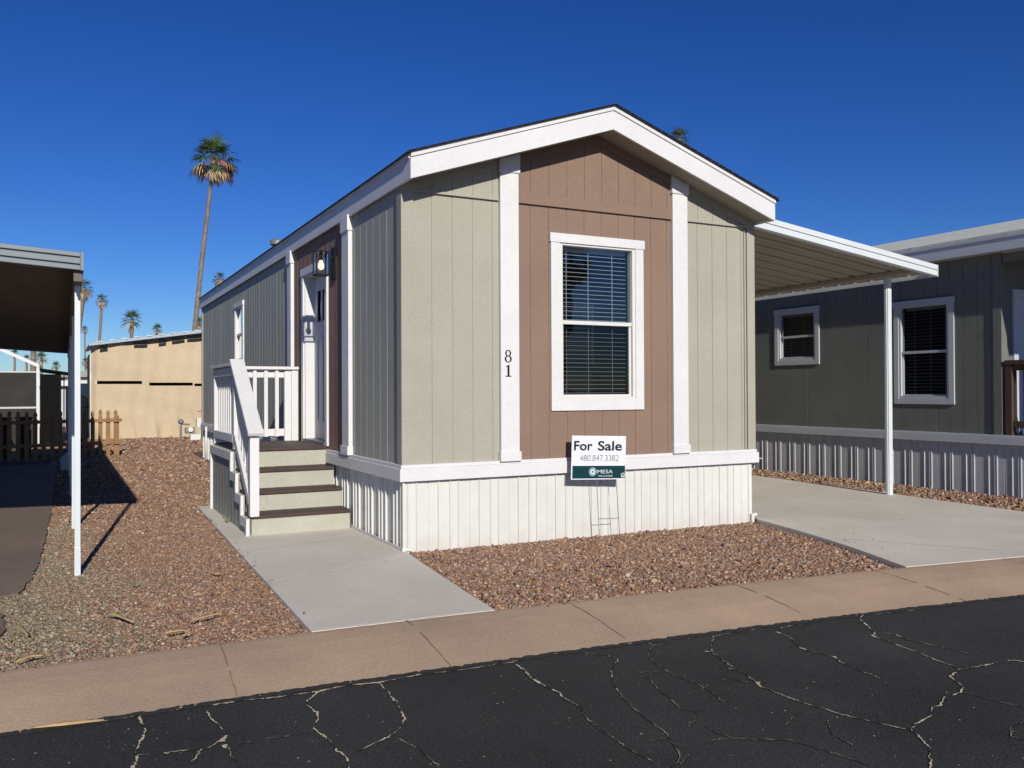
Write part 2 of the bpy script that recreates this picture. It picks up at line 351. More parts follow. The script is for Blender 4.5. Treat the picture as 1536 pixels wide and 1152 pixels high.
# house number: serif 8 and 1
n8 = MB(); yN = -.048
def ring(mb, cx, cz, rx, rz, tx, tz, n=28, y=yN):
    o = [(cx+rx*math.cos(2*math.pi*i/n), y, cz+rz*math.sin(2*math.pi*i/n)) for i in range(n)]
    i_ = [(cx+(rx-tx)*math.cos(2*math.pi*i/n), y, cz+(rz-tz)*math.sin(2*math.pi*i/n)) for i in range(n)]
    mb.add(o+i_, [(k, (k+1) % n, n+(k+1) % n, n+k) for k in range(n)])
ring(n8, 1.029, 1.773, .031, .031, .015, .007); ring(n8, 1.029, 1.718, .037, .0335, .017, .008); n8.build('house_number', m_black, num_post)
n1 = MB(); cx = 1.031
n1.quad((cx-.010, yN, 1.556), (cx+.011, yN, 1.556), (cx+.011, yN, 1.664), (cx-.010, yN, 1.656)).quad((cx-.030, yN-.0005, 1.552), (cx+.031, yN-.0005, 1.552), (cx+.031, yN-.0005, 1.561), (cx-.030, yN-.0005, 1.561))
n1.quad((cx-.027, yN-.0005, 1.643), (cx-.027, yN-.0005, 1.649), (cx+.006, yN-.0005, 1.664), (cx-.002, yN-.0005, 1.648)); n1.build('house_number', m_black, num_post)
for z in (1.30, .985): MB().box(1.027, 1.032, -.047, -.045, z, z+.005).build('nail_head', m_grey, num_post)
# window with the front blinds
window(home, Pf, WIN[0], WIN[1], WIN[2], WIN[3], .1, .09, m_white, m_glass, m_glasss)
# left side
y1a, y1b, y2a, y2b = 1.50, 1.74, 4.06, 4.27
gs = [i*.2032+.0 for i in range(1, 62)]; gws = [.4064, 1.4224, 2.6416, 3.8608]+[5.08+1.2192*i for i in range(7)]
SW = (7.58, 8.43, 1.86, 2.96); hole_s = (SW[0]+.09, SW[1]-.09, SW[2]+.09, SW[3]-.08)
DO = (2.50, 3.50, .82, 2.86)
ZT = ZE-.1
profile_wall(Ps, grooves(0, 1.6, gs, .011, .009, extra=gws), ZB, ZT).build('side_siding', m_greens, home)
profile_wall(Ps, grooves(1.6, 4.16, gs, .011, .009, extra=gws), ZB, ZT, [DO]).build('accent_panel', m_brown, home)
profile_wall(Ps, grooves(4.16, L, gs, .011, .009, extra=gws), ZB, ZT, [hole_s]).build('side_siding', m_greens, home)
for a, b in ((y1a, y1b), (y2a, y2b)):
    p = MB().box(-.045, 0, a, b, ZB, ZE-FH).build('trim_post', m_white, home, bev=.004)
    MB().box(-.062, .001, a-.012, b+.012, ZB-.005, ZB+.085).build('base_block', m_white, p, bev=.004)
    MB().box(-.058, .001, a-.012, b+.012, 3.1, ZE-FH+.02).build('cap_block', m_white, p, bev=.004)
cb = MB(); cb.box(-.02, .0, L-.1, L+.02, ZB-.01, ZT); cb.build('corner_board', m_green, home, bev=.003)
window(home, Ps, SW[0], SW[1], SW[2], SW[3], .09, .08, m_white, m_glass, m_glasss)
# far walls, floor
MB().quad((W, 0, ZB), (W, L, ZB), (W, L, ZE), (W, 0, ZE)).quad((0, L, ZB), (W, L, ZB), (W, L, ZE), (0, L, ZE)).prism([(0, L, ZE), (W, L, ZE), (W/2, L, ZR-.1)], (0, .02, 0)).build('rear_siding', m_green, home)
MB().box(.01, W-.01, .02, L-.02, ZB, ZB+.03).build('floor_deck', m_dark, home)
MB().box(.16, W-.05, .9, .93, ZB+.04, 3.2).box(.9, .93, .95, L-.05, ZB+.04, 3.2).build('inner_partition', m_dark, home)
# belly band + skirting
bb = MB()
for mbz in ((-.045, .0, ZB-.145, ZB-.03), (-.030, 0, ZB-.03, ZB+.002)):
    t, _, c, d = mbz
    bb.prism([(t, L, c), (t, t, c), (W-t, t, c), (W-t, L, c), (W-.001, L, c), (W-.001, .001, c), (.001, .001, c), (.001, L, c)], (0, 0, d-c))
bb.build('belly_band', m_white, home, bev=.004)
SKI = .012
Pfs = lambda s, d, z: Vector((s, SKI-d, z)); Pss = lambda s, d, z: Vector((SKI-d, s, z))
sk = profile_wall(Pfs, skirt_profile(SKI, W-SKI, ph=.035, k_=.75), lambda s: -.03-.016*s, ZB-.13)
k2 = profile_wall(Pss, skirt_profile(SKI, L, ph=.16), -.05, ZB-.13); sk.add(k2.v, k2.f)
sk.quad((W-SKI, SKI, -.12), (W-SKI, L, -.12), (W-SKI, L, .65), (W-SKI, SKI, .65)); sk.box(-.008, .014, -.008, .014, .0, ZB-.14); skirt = sk.build('skirting', m_skirt, home)
vt = MB()
for k in range(11):
    a = .035+k*.41+.026
    if a+.055 < W: MB().quad((a, SKI-.0042, -.08), (a+.055, SKI-.0042, -.08), (a+.055, SKI-.0042, ZB-.15), (a, SKI-.0042, ZB-.15)).build('vent_strip', m_vent, skirt)

MB().box(-.016, .0, -.012, L, -.0, .028).box(-.016, .07, -.014, -.002, .0, .03).build('base_track', m_whitev, skirt)
MB().box(W-.05, W-.012, -.03, .0, -.05, .055).box(W-.012, W+.03, -.028, .01, .03, .062).build('hose_outlet', m_whitev, home, bev=.004)
MB().tube([(-.06, 11.5, ZB-.05), (-.06, 11.5, .02)], .022).build('drain_pipe', m_whitev, home, smooth=True)
# roof
def slab(x0, x1, y0, y1, top, th):
    return [(x0, y0, top(x0)), (x1, y0, top(x1)), (x1, y0, top(x1)-th), (x0, y0, top(x0)-th)]
rt = lambda x: roof_z(x)+.013
rf = MB()
for a, b in ((-.075, W/2), (W/2, W+.075)): rf.prism(slab(a, b, -OV-.035, 0, rt, .008), (0, L+OV+.19, 0))
for i in range(46):                                # butt ends of shingle courses on the rake
    a = -.07+i*.092
    rf.prism([(a, -OV-.045, rt(a)+.002), (a+.08, -OV-.045, rt(a+.08)+.002), (a+.08, -OV-.045, rt(a+.08)+.006), (a, -OV-.045, rt(a)+.006)], (0, .3, 0))
roof = rf.build('roof', m_shingle, home)
MB().tube([(.32, 6.5, 3.5), (.32, 6.5, 3.74)], .05).tube([(.32, 6.5, 3.735), (.32, 6.5, 3.80), (.32, 6.5, 3.835)], [.115, .115, .05], 14).build('roof_vent', m_grey, roof)
fa = MB()
for a, b in ((-.04, W/2), (W/2, W+.04)):
    fa.prism(slab(a, b, -OV, 0, roof_z, FH), (0, .025, 0))
    fa.prism(slab(a, b, -OV-.014, 0, lambda x: roof_z(x)+.006, .042), (0, .016, 0))
fa.build('rake_fascia', m_white, home, bev=.002)
fa = MB(); fa.box(-.04, -.016, -OV+.025, L+.145, ZE-FH, ZE-.01).box(-.052, -.0405, -OV+.02, L+.145, ZE-.045, ZE); fa.box(W+.016, W+.04, -OV+.025, L+.145, ZE-FH, ZE-.01)
fa.build('eave_fascia', m_white, home, bev=.002)
sf = MB()
for a, b in ((-.015, W/2), (W/2, W+.015)): sf.prism(slab(a, b, -OV+.026, 0, lambda x: soff_z(x)+.012, .012), (0, OV-.026-.0, 0))
sf.box(-.0155, -.001, .001, L+.1, ZE-FH+.016, ZE-FH+.03); sf.build('soffit', m_soffit, home)
MB().prism(slab(-.03, W/2, 0.02, 0, lambda x: roof_z(x)-.01, .02), (0, L, 0)).prism(slab(W/2, W+.03, .02, 0, lambda x: roof_z(x)-.01, .02), (0, L, 0)).build('roof_deck', m_dark, home)
# entry door on the left side
cz = MB(); cz.box(-.026, 0, DO[0]-.09, DO[0], DO[2]-.02, DO[3]).box(-.026, 0, DO[1], DO[1]+.09, DO[2]-.02, DO[3]).box(-.032, 0, DO[0]-.1, DO[1]+.1, DO[3], DO[3]+.09)
cz.box(0, .125, DO[1]-.02, DO[1]+.005, DO[2], DO[3]).box(0, .125, DO[0]-.005, DO[0]+.02, DO[2], DO[3]).box(0, .125, DO[0]+.02, DO[1]-.02, DO[3]-.02, DO[3]+.005)
doorf = cz.build('door', m_white, home, bev=.003)
MB().box(-.03, .14, DO[0]+.02, DO[1]-.02, DO[2]-.02, DO[2]+.02).build('threshold', m_grey, doorf)
dl = MB(); d0, d1 = DO[0]+.022, DO[1]-.022; xd = .118
lites = [(d0+.16, d0+.34, 2.28, 2.66), (d0+.385, d0+.565, 2.28, 2.66), (d0+.61, d0+.79, 2.28, 2.66)]
brk = [(d0, 0)]+[(e, 0) for q in lites for e in q[:2]]+[(d1, 0)]
dm = profile_wall(lambda s, d, z: Vector((xd-d, s, z)), brk, DO[2]+.022, DO[3]-.022, lites)
for q in ((d0+.13, d0+.40), (d0+.55, d0+.82)):
    for a, b, c, d in ((q[0], q[1], 1.05, 1.08), (q[0], q[1], 2.06, 2.09), (q[0], q[0]+.03, 1.08, 2.06), (q[1]-.03, q[1], 1.08, 2.06)): dm.box(xd-.009, xd-.0005, a, b, c, d)
for q in lites:
    for a, b, c, d in ((q[0]-.02, q[1]+.02, q[2]-.02, q[2]), (q[0]-.02, q[1]+.02, q[3], q[3]+.02), (q[0]-.02, q[0], q[2], q[3]), (q[1], q[1]+.02, q[2], q[3])): dm.box(xd-.010, xd-.0007, a, b, c, d)
dm.build('door_leaf', m_white, doorf)
gl = MB()
for q in lites: gl.quad((xd+.012, q[0], q[2]), (xd+.012, q[1], q[2]), (xd+.012, q[1], q[3]), (xd+.012, q[0], q[3]))
gl.build('door_glass', m_nglass, doorf)
MB().tube([(xd-.004, d0+.07, 1.72), (xd-.05, d0+.07, 1.72), (xd-.065, d0+.07, 1.72)], [.03, .014, .03], 12).build('door_knob', m_black, doorf, smooth=True)

# lantern ---------------------------------------------------------------
lan = thing('wall_lantern', (-.02, 2.17, 2.85), 'black box wall lantern with a lit warm bulb beside the white front door', 'lantern')
MB().box(-.022, -.001, 2.09, 2.25, 2.66, 3.02).build('back_plate', m_black, lan, bev=.003)
x0, x1, ya, yb, za, zb = -.225, -.075, 2.095, 2.245, 2.70, 2.97
fr = MB(); t = .013
for x in (x0, x1-t):
    for y in (ya, yb-t): fr.box(x, x+t, y, y+t, za, zb)
for z in (za, zb-t): fr.box(x0-.001, x1+.001, ya-.001, yb+.001, z, z+t) if z > za+.1 else (fr.box(x0, x1, ya, ya+t, z-.001, z+t), fr.box(x0, x1, yb-t, yb, z-.001, z+t), fr.box(x0, x0+t, ya+t, yb-t, z-.001, z+t), fr.box(x1-t, x1, ya+t, yb-t, z-.001, z+t))
fr.box(x1, -.02, 2.15, 2.19, 2.90, 2.93); fr.build('cage', m_black, lan)
MB().box(x0+.004, x1-.004, ya+.004, yb-.004, za+.014, zb-.014).build('lantern_glass', m_lantern, lan)
xc, yc = (x0+x1)/2, (ya+yb)/2
MB().tube([(xc, yc, 2.955), (xc, yc, 2.87)], .019, 10).build('socket', m_black, lan, smooth=True)
MB().tube([(xc, yc, 2.872), (xc, yc, 2.85), (xc, yc, 2.825), (xc, yc, 2.795), (xc, yc, 2.772), (xc, yc, 2.764)], [.014, .02, .031, .034, .022, .004], 14).build('bulb', m_bulb, lan, smooth=True)

# ------------------------------------------------------------------ entry steps
st = thing('entry_steps', (-.53, 2.6, 0), 'brown topped entry steps with sage risers and a white railing at the front door', 'steps')
SX0, SX1 = -1.05, -.03
ry = [1.50, 1.80, 2.10, 2.40]; zt = [.20, .40, .60, .805]
for i in range(4):
    ye = ry[i+1]+.0 if i < 3 else 3.85
    xl = SX0+.02 if i < 3 else SX0+.02
    MB().box(xl, SX1, ry[i]-.025, ye-.002 if i < 3 else ye, zt[i]-.032, zt[i]).build('tread' if i < 3 else 'landing', m_tread, st, bev=.006)
    MB().box(xl+.002, SX1-.004, ry[i], ry[i]+.02, (zt[i-1] if i else .0)+.001, zt[i]-.0325).build('riser', m_riser, st)
sp_ = MB(); xo = SX0-.004
stp = [(ry[0]+.02, .0), (ry[0]+.02, zt[0]-.03)]
for i in range(1, 4): stp += [(ry[i]+.02, zt[i-1]-.03), (ry[i]+.02, zt[i]-.03)]
stp += [(3.86, zt[3]-.03), (3.86, .0)]
sp_.prism([(xo, y, z) for y, z in stp], (.018, 0, 0)); sp_.build('side_panel', m_greens, st)
for y in [1.7+.2*i for i in range(11)]:
    zz_ = zt[min(3, int((y-1.5)/.3))]-.14; MB().box(xo-.003, xo-.0005, y-.003, y+.003, .02, max(zz_, .05)).build('panel_batten', m_dark, st)
tr = MB(); xt0, xt1 = SX0-.034, SX0-.0045
for i in range(4):
    ye = ry[i+1]-.02 if i < 3 else 3.86
    tr.box(xt0, xt1, ry[i]-.02, ye+.06 if i < 3 else ye, zt[i]-.125, zt[i]-.03)
    if i < 3: tr.box(xt0-.001, xt1, ry[i+1]-.021, ry[i+1]+.052, zt[i]-.03, zt[i+1]-.12)
tr.box(xt0-.001, xt1, ry[0]-.021, ry[0]+.05, .0, zt[0]-.12); tr.box(xt0-.001, xt1, 3.80, 3.87, 0, zt[3]-.12); tr.build('step_trim', m_white, st, bev=.003)
# railing
rl_ = MB(); PX = -1.005
rail = MB().box(PX-.045, PX+.045, 1.46, 1.55, .19, 1.04).build('newel_post', m_white, st, bev=.004)
MB().box(PX-.045, PX+.045, 2.36, 2.45, .80, 1.70).build('railing_post', m_white, st, bev=.004)
MB().box(PX-.045, PX+.045, 3.72, 3.81, .80, 1.70).build('railing_post', m_white, st, bev=.004)
MB().box(-.115, -.03, 3.72, 3.81, .80, 1.715).box(-.200, -.1155, 3.735, 3.795, .80, 1.700).build('railing_post', m_white, st, bev=.004)
# sloping section
def railz(y): return 1.045+(1.70-1.045)*(y-1.50)/(2.40-1.50)
sl = Vector((0, .9, 1.70-1.045)).normalized()
MB().beam((PX, 1.40, railz(1.40)+.03), (PX, 2.445, railz(2.445)+.03), .15, .04).build('handrail', m_white, st, bev=.004)
for z in (.06, .74): MB().beam((PX-.03, 1.55, railz(1.55)-z), (PX-.03, 2.36, railz(2.36)-z), .035, .09).build('railing_rail', m_white, st, bev=.003)
for i in range(5):
    y = 1.66+i*.145; MB().box(PX-.012, PX+.023, y-.0175, y+.0175, railz(y)-.76, railz(y)-.0).build('baluster', m_white, st, bev=.002)
# level section on the outer side
MB().box(PX-.075, PX+.075, 2.42, 3.84, 1.7005, 1.738).build('handrail', m_white, st, bev=.004)
for z in (1.60, .87): MB().box(PX-.0475, PX-.0125, 2.45, 3.72, z, z+.09).build('railing_rail', m_white, st, bev=.003)
for i in range(9):
    y = 2.57+i*.128; MB().box(PX-.012, PX+.023, y-.0175, y+.0175, .86, 1.695).build('baluster', m_white, st, bev=.002)
# back section
MB().box(PX+.076, -.028, 3.69, 3.84, 1.7005, 1.738).build('handrail', m_white, st, bev=.004)
for z in (1.60, .865): MB().box(PX+.045, -.2, 3.765, 3.80, z, z+.09).build('railing_rail', m_white, st, bev=.003)
for i in range(5):
    x = PX+.17+i*.135; MB().box(x-.0225, x+.0225, 3.728, 3.764, .86, 1.695).build('baluster', m_white, st, bev=.002)

# ------------------------------------------------------------------ yard sign
sg = thing('yard_sign', (1.95, -.17, 0), 'white and dark teal For Sale sign on a thin wire stake before the skirting', 'sign')
T = Matrix.Translation((1.953, -.17, .765)) @ Matrix.Rotation(R(2.0), 4, 'Y') @ Matrix.Rotation(R(-4), 4, 'Z')
HW, HH = .300, .212
pn = MB(); pn.T = T; pn.box(-HW, HW, -.004, .004, -HH, HH); pan = pn.build('panel', m_signw, sg)
gb = MB(); gb.T = T; gb.box(-HW+.012, HW-.004, -.0052, -.0041, -HH+.010, -HH+.133); gb.build('teal_band', m_signg, pan)
Pp = lambda a, z, o: T @ Vector((a, -.0052-o, z))
def su(px): return -HW+(px-232)/(690-232)*2*HW
def sz(py): return HH-(py-185)/(590-185)*2*HH
glyphs('For', (su(250), su(404), sz(322), sz(234)), Pp, pan, m_navy, offset=.020)
glyphs('Sale', (su(450), su(655), sz(323), sz(232)), Pp, pan, m_navy, offset=.020)
glyphs('480.847.3382', (su(300), su(628), sz(418), sz(364)), Pp, pan, m_inkg, offset=-.012)
glyphs('MESA', (su(449), su(580), sz(534), sz(500)), Pp, pan, m_signw, offset=-.004)
glyphs('VILLAGE', (su(456), su(578), sz(564), sz(550)), Pp, pan, m_signw, offset=.002)
lg = MB(); c0, z0_ = su(410), sz(519)
for k in range(20):
    a = 2*math.pi*k/20; a1_ = a-.10; a2_ = a+.10
    lg.quad(Pp(c0+.020*math.cos(a1_), z0_+.020*math.sin(a1_), .002), Pp(c0+.043*math.cos(a1_), z0_+.043*math.sin(a1_), .002), Pp(c0+.043*math.cos(a2_), z0_+.043*math.sin(a2_), .002), Pp(c0+.020*math.cos(a2_), z0_+.020*math.sin(a2_), .002))
lg.build('sun_logo', m_logo, pan)
lg = MB(); pts = [Pp(c0+.023*math.cos(2*math.pi*k/20), z0_+.023*math.sin(2*math.pi*k/20), .0026) for k in range(20)]; pin = [Pp(c0+.010*math.cos(2*math.pi*k/20), z0_+.010*math.sin(2*math.pi*k/20), .0026) for k in range(20)]
lg.add(pts+pin, [(k, (k+1) % 20, 20+(k+1) % 20, 20+k) for k in range(20)]); lg.build('sun_logo', m_signw, pan)
hx, hz = su(668), sz(553); ic = MB()
for a in ([(-.024, .004), (-.024, .010), (0, .026), (.024, .010), (.024, .004), (0, .018)], [(-.018, -.020), (-.018, .004), (-.012, .007), (-.012, -.020)], [(.012, -.020), (.012, .007), (.018, .004), (.018, -.020)], [(-.012, -.020), (-.012, -.015), (.012, -.015), (.012, -.020)], [(-.008, -.004), (-.008, .001), (.008, .001), (.008, -.004)], [(-.008, -.012), (-.008, -.007), (.008, -.007), (.008, -.012)]):
    ic.quad(*[Pp(hx+x, hz+z, .002) for x, z in reversed(a)])
ic.build('house_icon', m_signw, pan)
wk = MB(); wa, wb = on(894.6, 727, 1, -.17), on(899.5, 806, 1, -.17); wc, wd_ = on(923.5, 724, 1, -.17), on(930, 803, 1, -.17)
wa.z += .1; wc.z += .1
wk.tube([wa, wb-Vector((0, 0, .05))], .0032, 6).tube([wc, wd_-Vector((0, 0, .05))], .0032, 6)
c1, c2 = on(897.7, 778.5, 1, -.17), on(928.5, 777, 1, -.17); wk.tube([c1, c2], .0032, 6); wk.build('wire_stake', m_galv, sg)

# ------------------------------------------------------------------ carport awning on the right of the home
ca = thing('carport_awning', (7.19, .74, 0), 'white metal carport awning fixed to the right side of the sage home', 'awning')
def cz_(x): return 3.315-.121*(x-4.6)            # underside
CY0, CY1, CXA, CXB = .33, 12.0, W+.042, 7.56
pf = MB(); y = CY0; brk = []
while y < CY1: brk += [(y, 0), (y+.03, .065), (y+.055, .065), (y+.085, 0), (y+.19, 0), (y+.195, .012), (y+.205, .012), (y+.21, 0)]; y += .30
for (a, da), (b, db) in zip(brk, brk[1:]):
    pf.quad((CXA, a, cz_(CXA)+da), (CXB, a, cz_(CXB)+da), (CXB, b, cz_(CXB)+db), (CXA, b, cz_(CXA)+db))
pf.build('roof_pan', m_pan, ca)
def cfas(mb, y0, y1, lo, hi): mb.prism([(CXA, y0, cz_(CXA)+lo), (CXB+.04, y0, cz_(CXB+.04)+lo), (CXB+.04, y0, cz_(CXB+.04)+hi), (CXA, y0, cz_(CXA)+hi)], (0, y1-y0, 0))
ff = MB(); cfas(ff, CY0-.03, CY0-.008, -.030, .118); cfas(ff, CY0-.045, CY0-.03, .05, .115); cfas(ff, CY0-.045, CY0-.03, -.03, .035); cfas(ff, CY0-.03, CY0+.03, -.038, -.030)
ff.build('front_fascia', m_alum, ca, bev=.003)
ff = MB(); ff.box(CXB+.04, CXB+.055, CY0-.05, CY1, cz_(CXB)-.045, cz_(CXB)+.11); ff.build('side_gutter', m_alum, ca)
MB().box(7.16, 7.23, CY0+.02, CY1, 2.945, cz_(7.195)-.002).build('beam', m_pan, ca)
for y in (.74, 4.4, 8.0, 11.6):
    pb = MB().box(7.165, 7.235, y-.035, y+.035, -.03, 2.945)
    pb.box(7.155, 7.245, y-.018, y+.018, -.03, 2.9445).build('post', m_alum, ca, bev=.004)

# ------------------------------------------------------------------ neighbour on the right
NX = 8.5; nb = thing('mobile_home', (NX, 0, 0), 'charcoal grey neighbouring home with white trimmed windows behind the carport post', 'mobile home')
NL = 11.5; NW = 4.2
Pn = lambda s, d, z: Vector((NX-d, s, z))
w1, w2 = (3.13, 4.14, 1.845, 2.825), (.68, 1.675, 1.20, 2.735)
hol = [(q[0]+.085, q[1]-.085, q[2]+.085, q[3]-.085) for q in (w1, w2)]
ng = [i*.2032-.06 for i in range(1, 60)]; nwid = [ng[i] for i in range(4, 59, 6)]
profile_wall(Pn, grooves(0, NL, ng, extra=nwid), .79, 3.3, hol).build('siding', m_ngreen, nb)
for q in (w1, w2): window(nb, Pn, q[0], q[1], q[2], q[3], .085, .085, m_nwhite, m_nglass, m_nglass, slat_m=m_blind, sp=.05)
MB().box(NX-.022, NX, .0, .10, .77, 3.25).box(NX-.022, NX+.1, -.02, 0, .77, 3.25).build('corner_board', m_ngreen, nb, bev=.003)
MB().quad((NX, .0, .79), (NX+NW, .0, .79), (NX+NW, .0, 3.5), (NX, .0, 3.5)).quad((NX, NL, .0), (NX+NW, NL, .0), (NX+NW, NL, 3.5), (NX, NL, 3.5)).quad((NX+NW, 0, 0), (NX+NW, NL, 0), (NX+NW, NL, 3.4), (NX+NW, 0, 3.4)).build('end_siding', m_ngreen, nb)
MB().box(NX+.02, NX+NW, .03, NL, .80, .83).box(NX+1.1, NX+1.13, .03, NL, .83, 3.3).build('floor_deck', m_dark, nb)
MB().box(NX-.045, NX, -2.6, NL, .67, .785).box(NX-.03, NX, -2.6, NL, .785, .80).build('belly_band', m_nwhite, nb, bev=.003)
profile_wall(lambda s, d, z: Vector((NX+.012-d, s, z)), skirt_profile(-2.6, NL, .1, .33, .65), -.05, .675).build('skirting', m_nskirt, nb)
nr = MB(); nz = lambda x: 3.475+(x-8.26)*.255
nr.prism([(8.24, -2.9, nz(8.24)), (NX+NW/2, -2.9, nz(NX+NW/2)), (NX+NW/2, -2.9, nz(NX+NW/2)-.03), (8.24, -2.9, nz(8.24)-.03)], (0, NL+3.2, 0))
nr.prism([(NX+NW/2, -2.9, nz(NX+NW/2)), (NX+NW+.25, -2.9, nz(8.24)), (NX+NW+.25, -2.9, nz(8.24)-.03), (NX+NW/2, -2.9, nz(NX+NW/2)-.03)], (0, NL+3.2, 0)); nr.build('roof', m_graysh, nb)
MB().box(8.255, 8.28, -2.88, NL+.25, 3.235, 3.44).box(8.24, 8.2545, -2.88, NL+.25, 3.40, 3.442).build('eave_fascia', m_nwhite, nb, bev=.002)
MB().box(8.28, NX, -2.86, NL+.2, 3.245, 3.26).box(NX, NX+NW, -2.86, -.001, 3.235, 3.26).build('soffit', m_nwhite, nb)
MB().box(NX+.0, NX+.12, -2.86, -.03, 3.12, 3.234).build('porch_header', m_ngreen, nb)
dd = MB(); dd.box(8.74, 8.83, -.03, 0, .83, 2.77).box(9.74, 9.83, -.03, 0, .83, 2.77).box(8.83, 9.74, -.03, 0, 2.68, 2.77)
ndoor = dd.build('door', m_nwhite, nb, bev=.003); MB().box(8.83, 9.74, -.012, -.002, .84, 2.68).build('door_leaf', m_nwhite, ndoor)
MB().box(NX, NX+NW, -2.6, -.03, .75, .80).build('porch_deck', m_railw, nb)
pr = MB(); pr.box(NX-.03, NX+.06, -2.6, -.06, 1.745, 1.80).box(NX+.0, NX+.035, -2.6, -.06, 1.66, 1.744).box(NX+.0, NX+.035, -2.6, -.06, .90, .99)
for i in range(18): y = -.15-i*.14; pr.box(NX+.036, NX+.07, y-.017, y+.017, .90, 1.744)
pr.box(NX-.02, NX+.07, -.15, -.062, .80, 1.744); pr.build('porch_railing', m_railw, nb)
MB().box(NX, NX+.09, -2.6, -2.51, 1.8, 3.235).build('porch_post', m_nwhite, nb)
MB().tube([(NX-.02, 4.45, .18), (NX-.12, 4.45, .20), (NX-.14, 4.42, .14)], .013).build('hose_bib', m_nwhite, nb)

# ------------------------------------------------------------------ carport on the left
cl = thing('carport_awning', (-2.6, .4, 0), 'dark bellied metal carport with blue grey ribbed edge on slim white posts', 'awning')
LX0, LX1, LY0, LY1 = -6.9, -2.56, .12, 12.55
def lz(x): return 2.475-.055*(x+2.515)*1.0 if False else 2.375-.06*(x+2.515)   # underside at the front
tilt = lambda y: -.010*(y-LY0)
lp = MB(); y = LY0; brk = []
while y < LY1-.12: brk += [(y, 0), (y+.04, .028), (y+.07, .028), (y+.11, 0)]; y += .20
brk.append((LY1, 0))
for (a, da), (b, db) in zip(brk, brk[1:]): lp.quad((LX0, a, lz(LX0)+da+.012+tilt(a)), (LX1, a, lz(LX1)+da+.012+tilt(a)), (LX1, b, lz(LX1)+db+.012+tilt(b)), (LX0, b, lz(LX0)+db+.012+tilt(b)))
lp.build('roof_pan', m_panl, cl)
MB().prism([(LX0, LY0, lz(LX0)+.07), (LX1, LY0, lz(LX1)+.07), (LX1, LY1, lz(LX1)+.07+tilt(LY1)), (LX0, LY1, lz(LX0)+.07+tilt(LY1))], (0, 0, .02)).build('roof_top', m_gutterl, cl)
lf = MB()
def lfas(lo, hi, y0, y1): lf.prism([(LX0, y0, lz(LX0)+lo), (LX1, y0, lz(LX1)+lo), (LX1, y0, lz(LX1)+hi), (LX0, y0, lz(LX0)+hi)], (0, y1-y0, 0))
lfas(-.028, .105, LY0-.03, LY0-.002); lfas(-.028, .005, LY0-.05, LY0-.03); lfas(.018, .06, LY0-.05, LY0-.03); lfas(.073, .105, LY0-.05, LY0-.03); lf.build('front_fascia', m_gutterl, cl, bev=.003)
lf = MB(); lf.prism([(LX1+.001, LY0-.052, lz(LX1)-.03), (LX1+.001, LY1, lz(LX1)-.03+tilt(LY1)), (LX1+.001, LY1, lz(LX1)+.105+tilt(LY1)), (LX1+.001, LY0-.052, lz(LX1)+.105)], (.022, 0, 0)); lf.prism([(LX0, LY1, lz(LX0)-.03+tilt(LY1)), (LX1, LY1, lz(LX1)-.03+tilt(LY1)), (LX1, LY1, lz(LX1)+.1+tilt(LY1)), (LX0, LY1, lz(LX0)+.1+tilt(LY1))], (0, .02, 0)); lf.build('side_gutter', m_gutterl, cl)
for px in (-2.575, -6.6):
    b = MB().box(px-.04, px+.04, LY0+.0, LY1-.01, 2.21, 2.255) if False else MB().prism([(px-.03, LY0, lz(px)-.11), (px+.03, LY0, lz(px)-.11), (px+.03, LY0, lz(px)+.01), (px-.03, LY0, lz(px)+.01)], (0, LY1-LY0, tilt(LY1)))
    b.build('beam', m_panl, cl)
    for y in (.40, 3.05, 6.2, 9.4, 12.3):
        pb = MB().box(px-.021, px+.021, y-.024, y+.024, -.05, lz(px)-.11+tilt(y)+.001); pb.build('post', m_alum, cl, bev=.003)
        MB().box(px-.0225, px+.0225, y-.0255, y+.0255, -.05, .20).build('post_sleeve', m_alum, cl, bev=.003)

# ------------------------------------------------------------------ picket fence
pf_ = thing('picket_fence', (-1.68, 14.2, 0), 'low wooden picket fence, cedar coloured where sunlit, under the left carport', 'fence')
f0, f1 = Vector((-1.62, 14.3, 0)), Vector((-6.6, 12.9, 0)); fd = (f1-f0).normalized(); fn = Vector((-fd.y, fd.x, 0))
for z in (.30, .80): MB().beam(f0+fd*-.12+fn*.03+Vector((0, 0, z)), f1+fn*.03+Vector((0, 0, z)), .035, .075).build('rail', m_wood, pf_)
n = 0; s = 0
while s < 5.0:
    c = f0+fd*s; hw = .042; h = 1.04+rnd.uniform(-.02, .02)
    prof = [(-hw, -.02), (hw, -.02), (hw, h-.17), (hw*.55, h-.135), (hw*.95, h-.08), (hw*.6, h-.02), (0, h), (-hw*.6, h-.02), (-hw*.95, h-.08), (-hw*.55, h-.135), (-hw, h-.17)]
    MB().prism([c+fd*a+Vector((0, 0, z)) for a, z in prof], fn*-.02).build('picket', m_wood, pf_); s += .165
MB().box(f0.x-.02, f0.x+.07, f0.y+.05, f0.y+.14, -.05, .9).build('fence_post', m_wood, pf_)

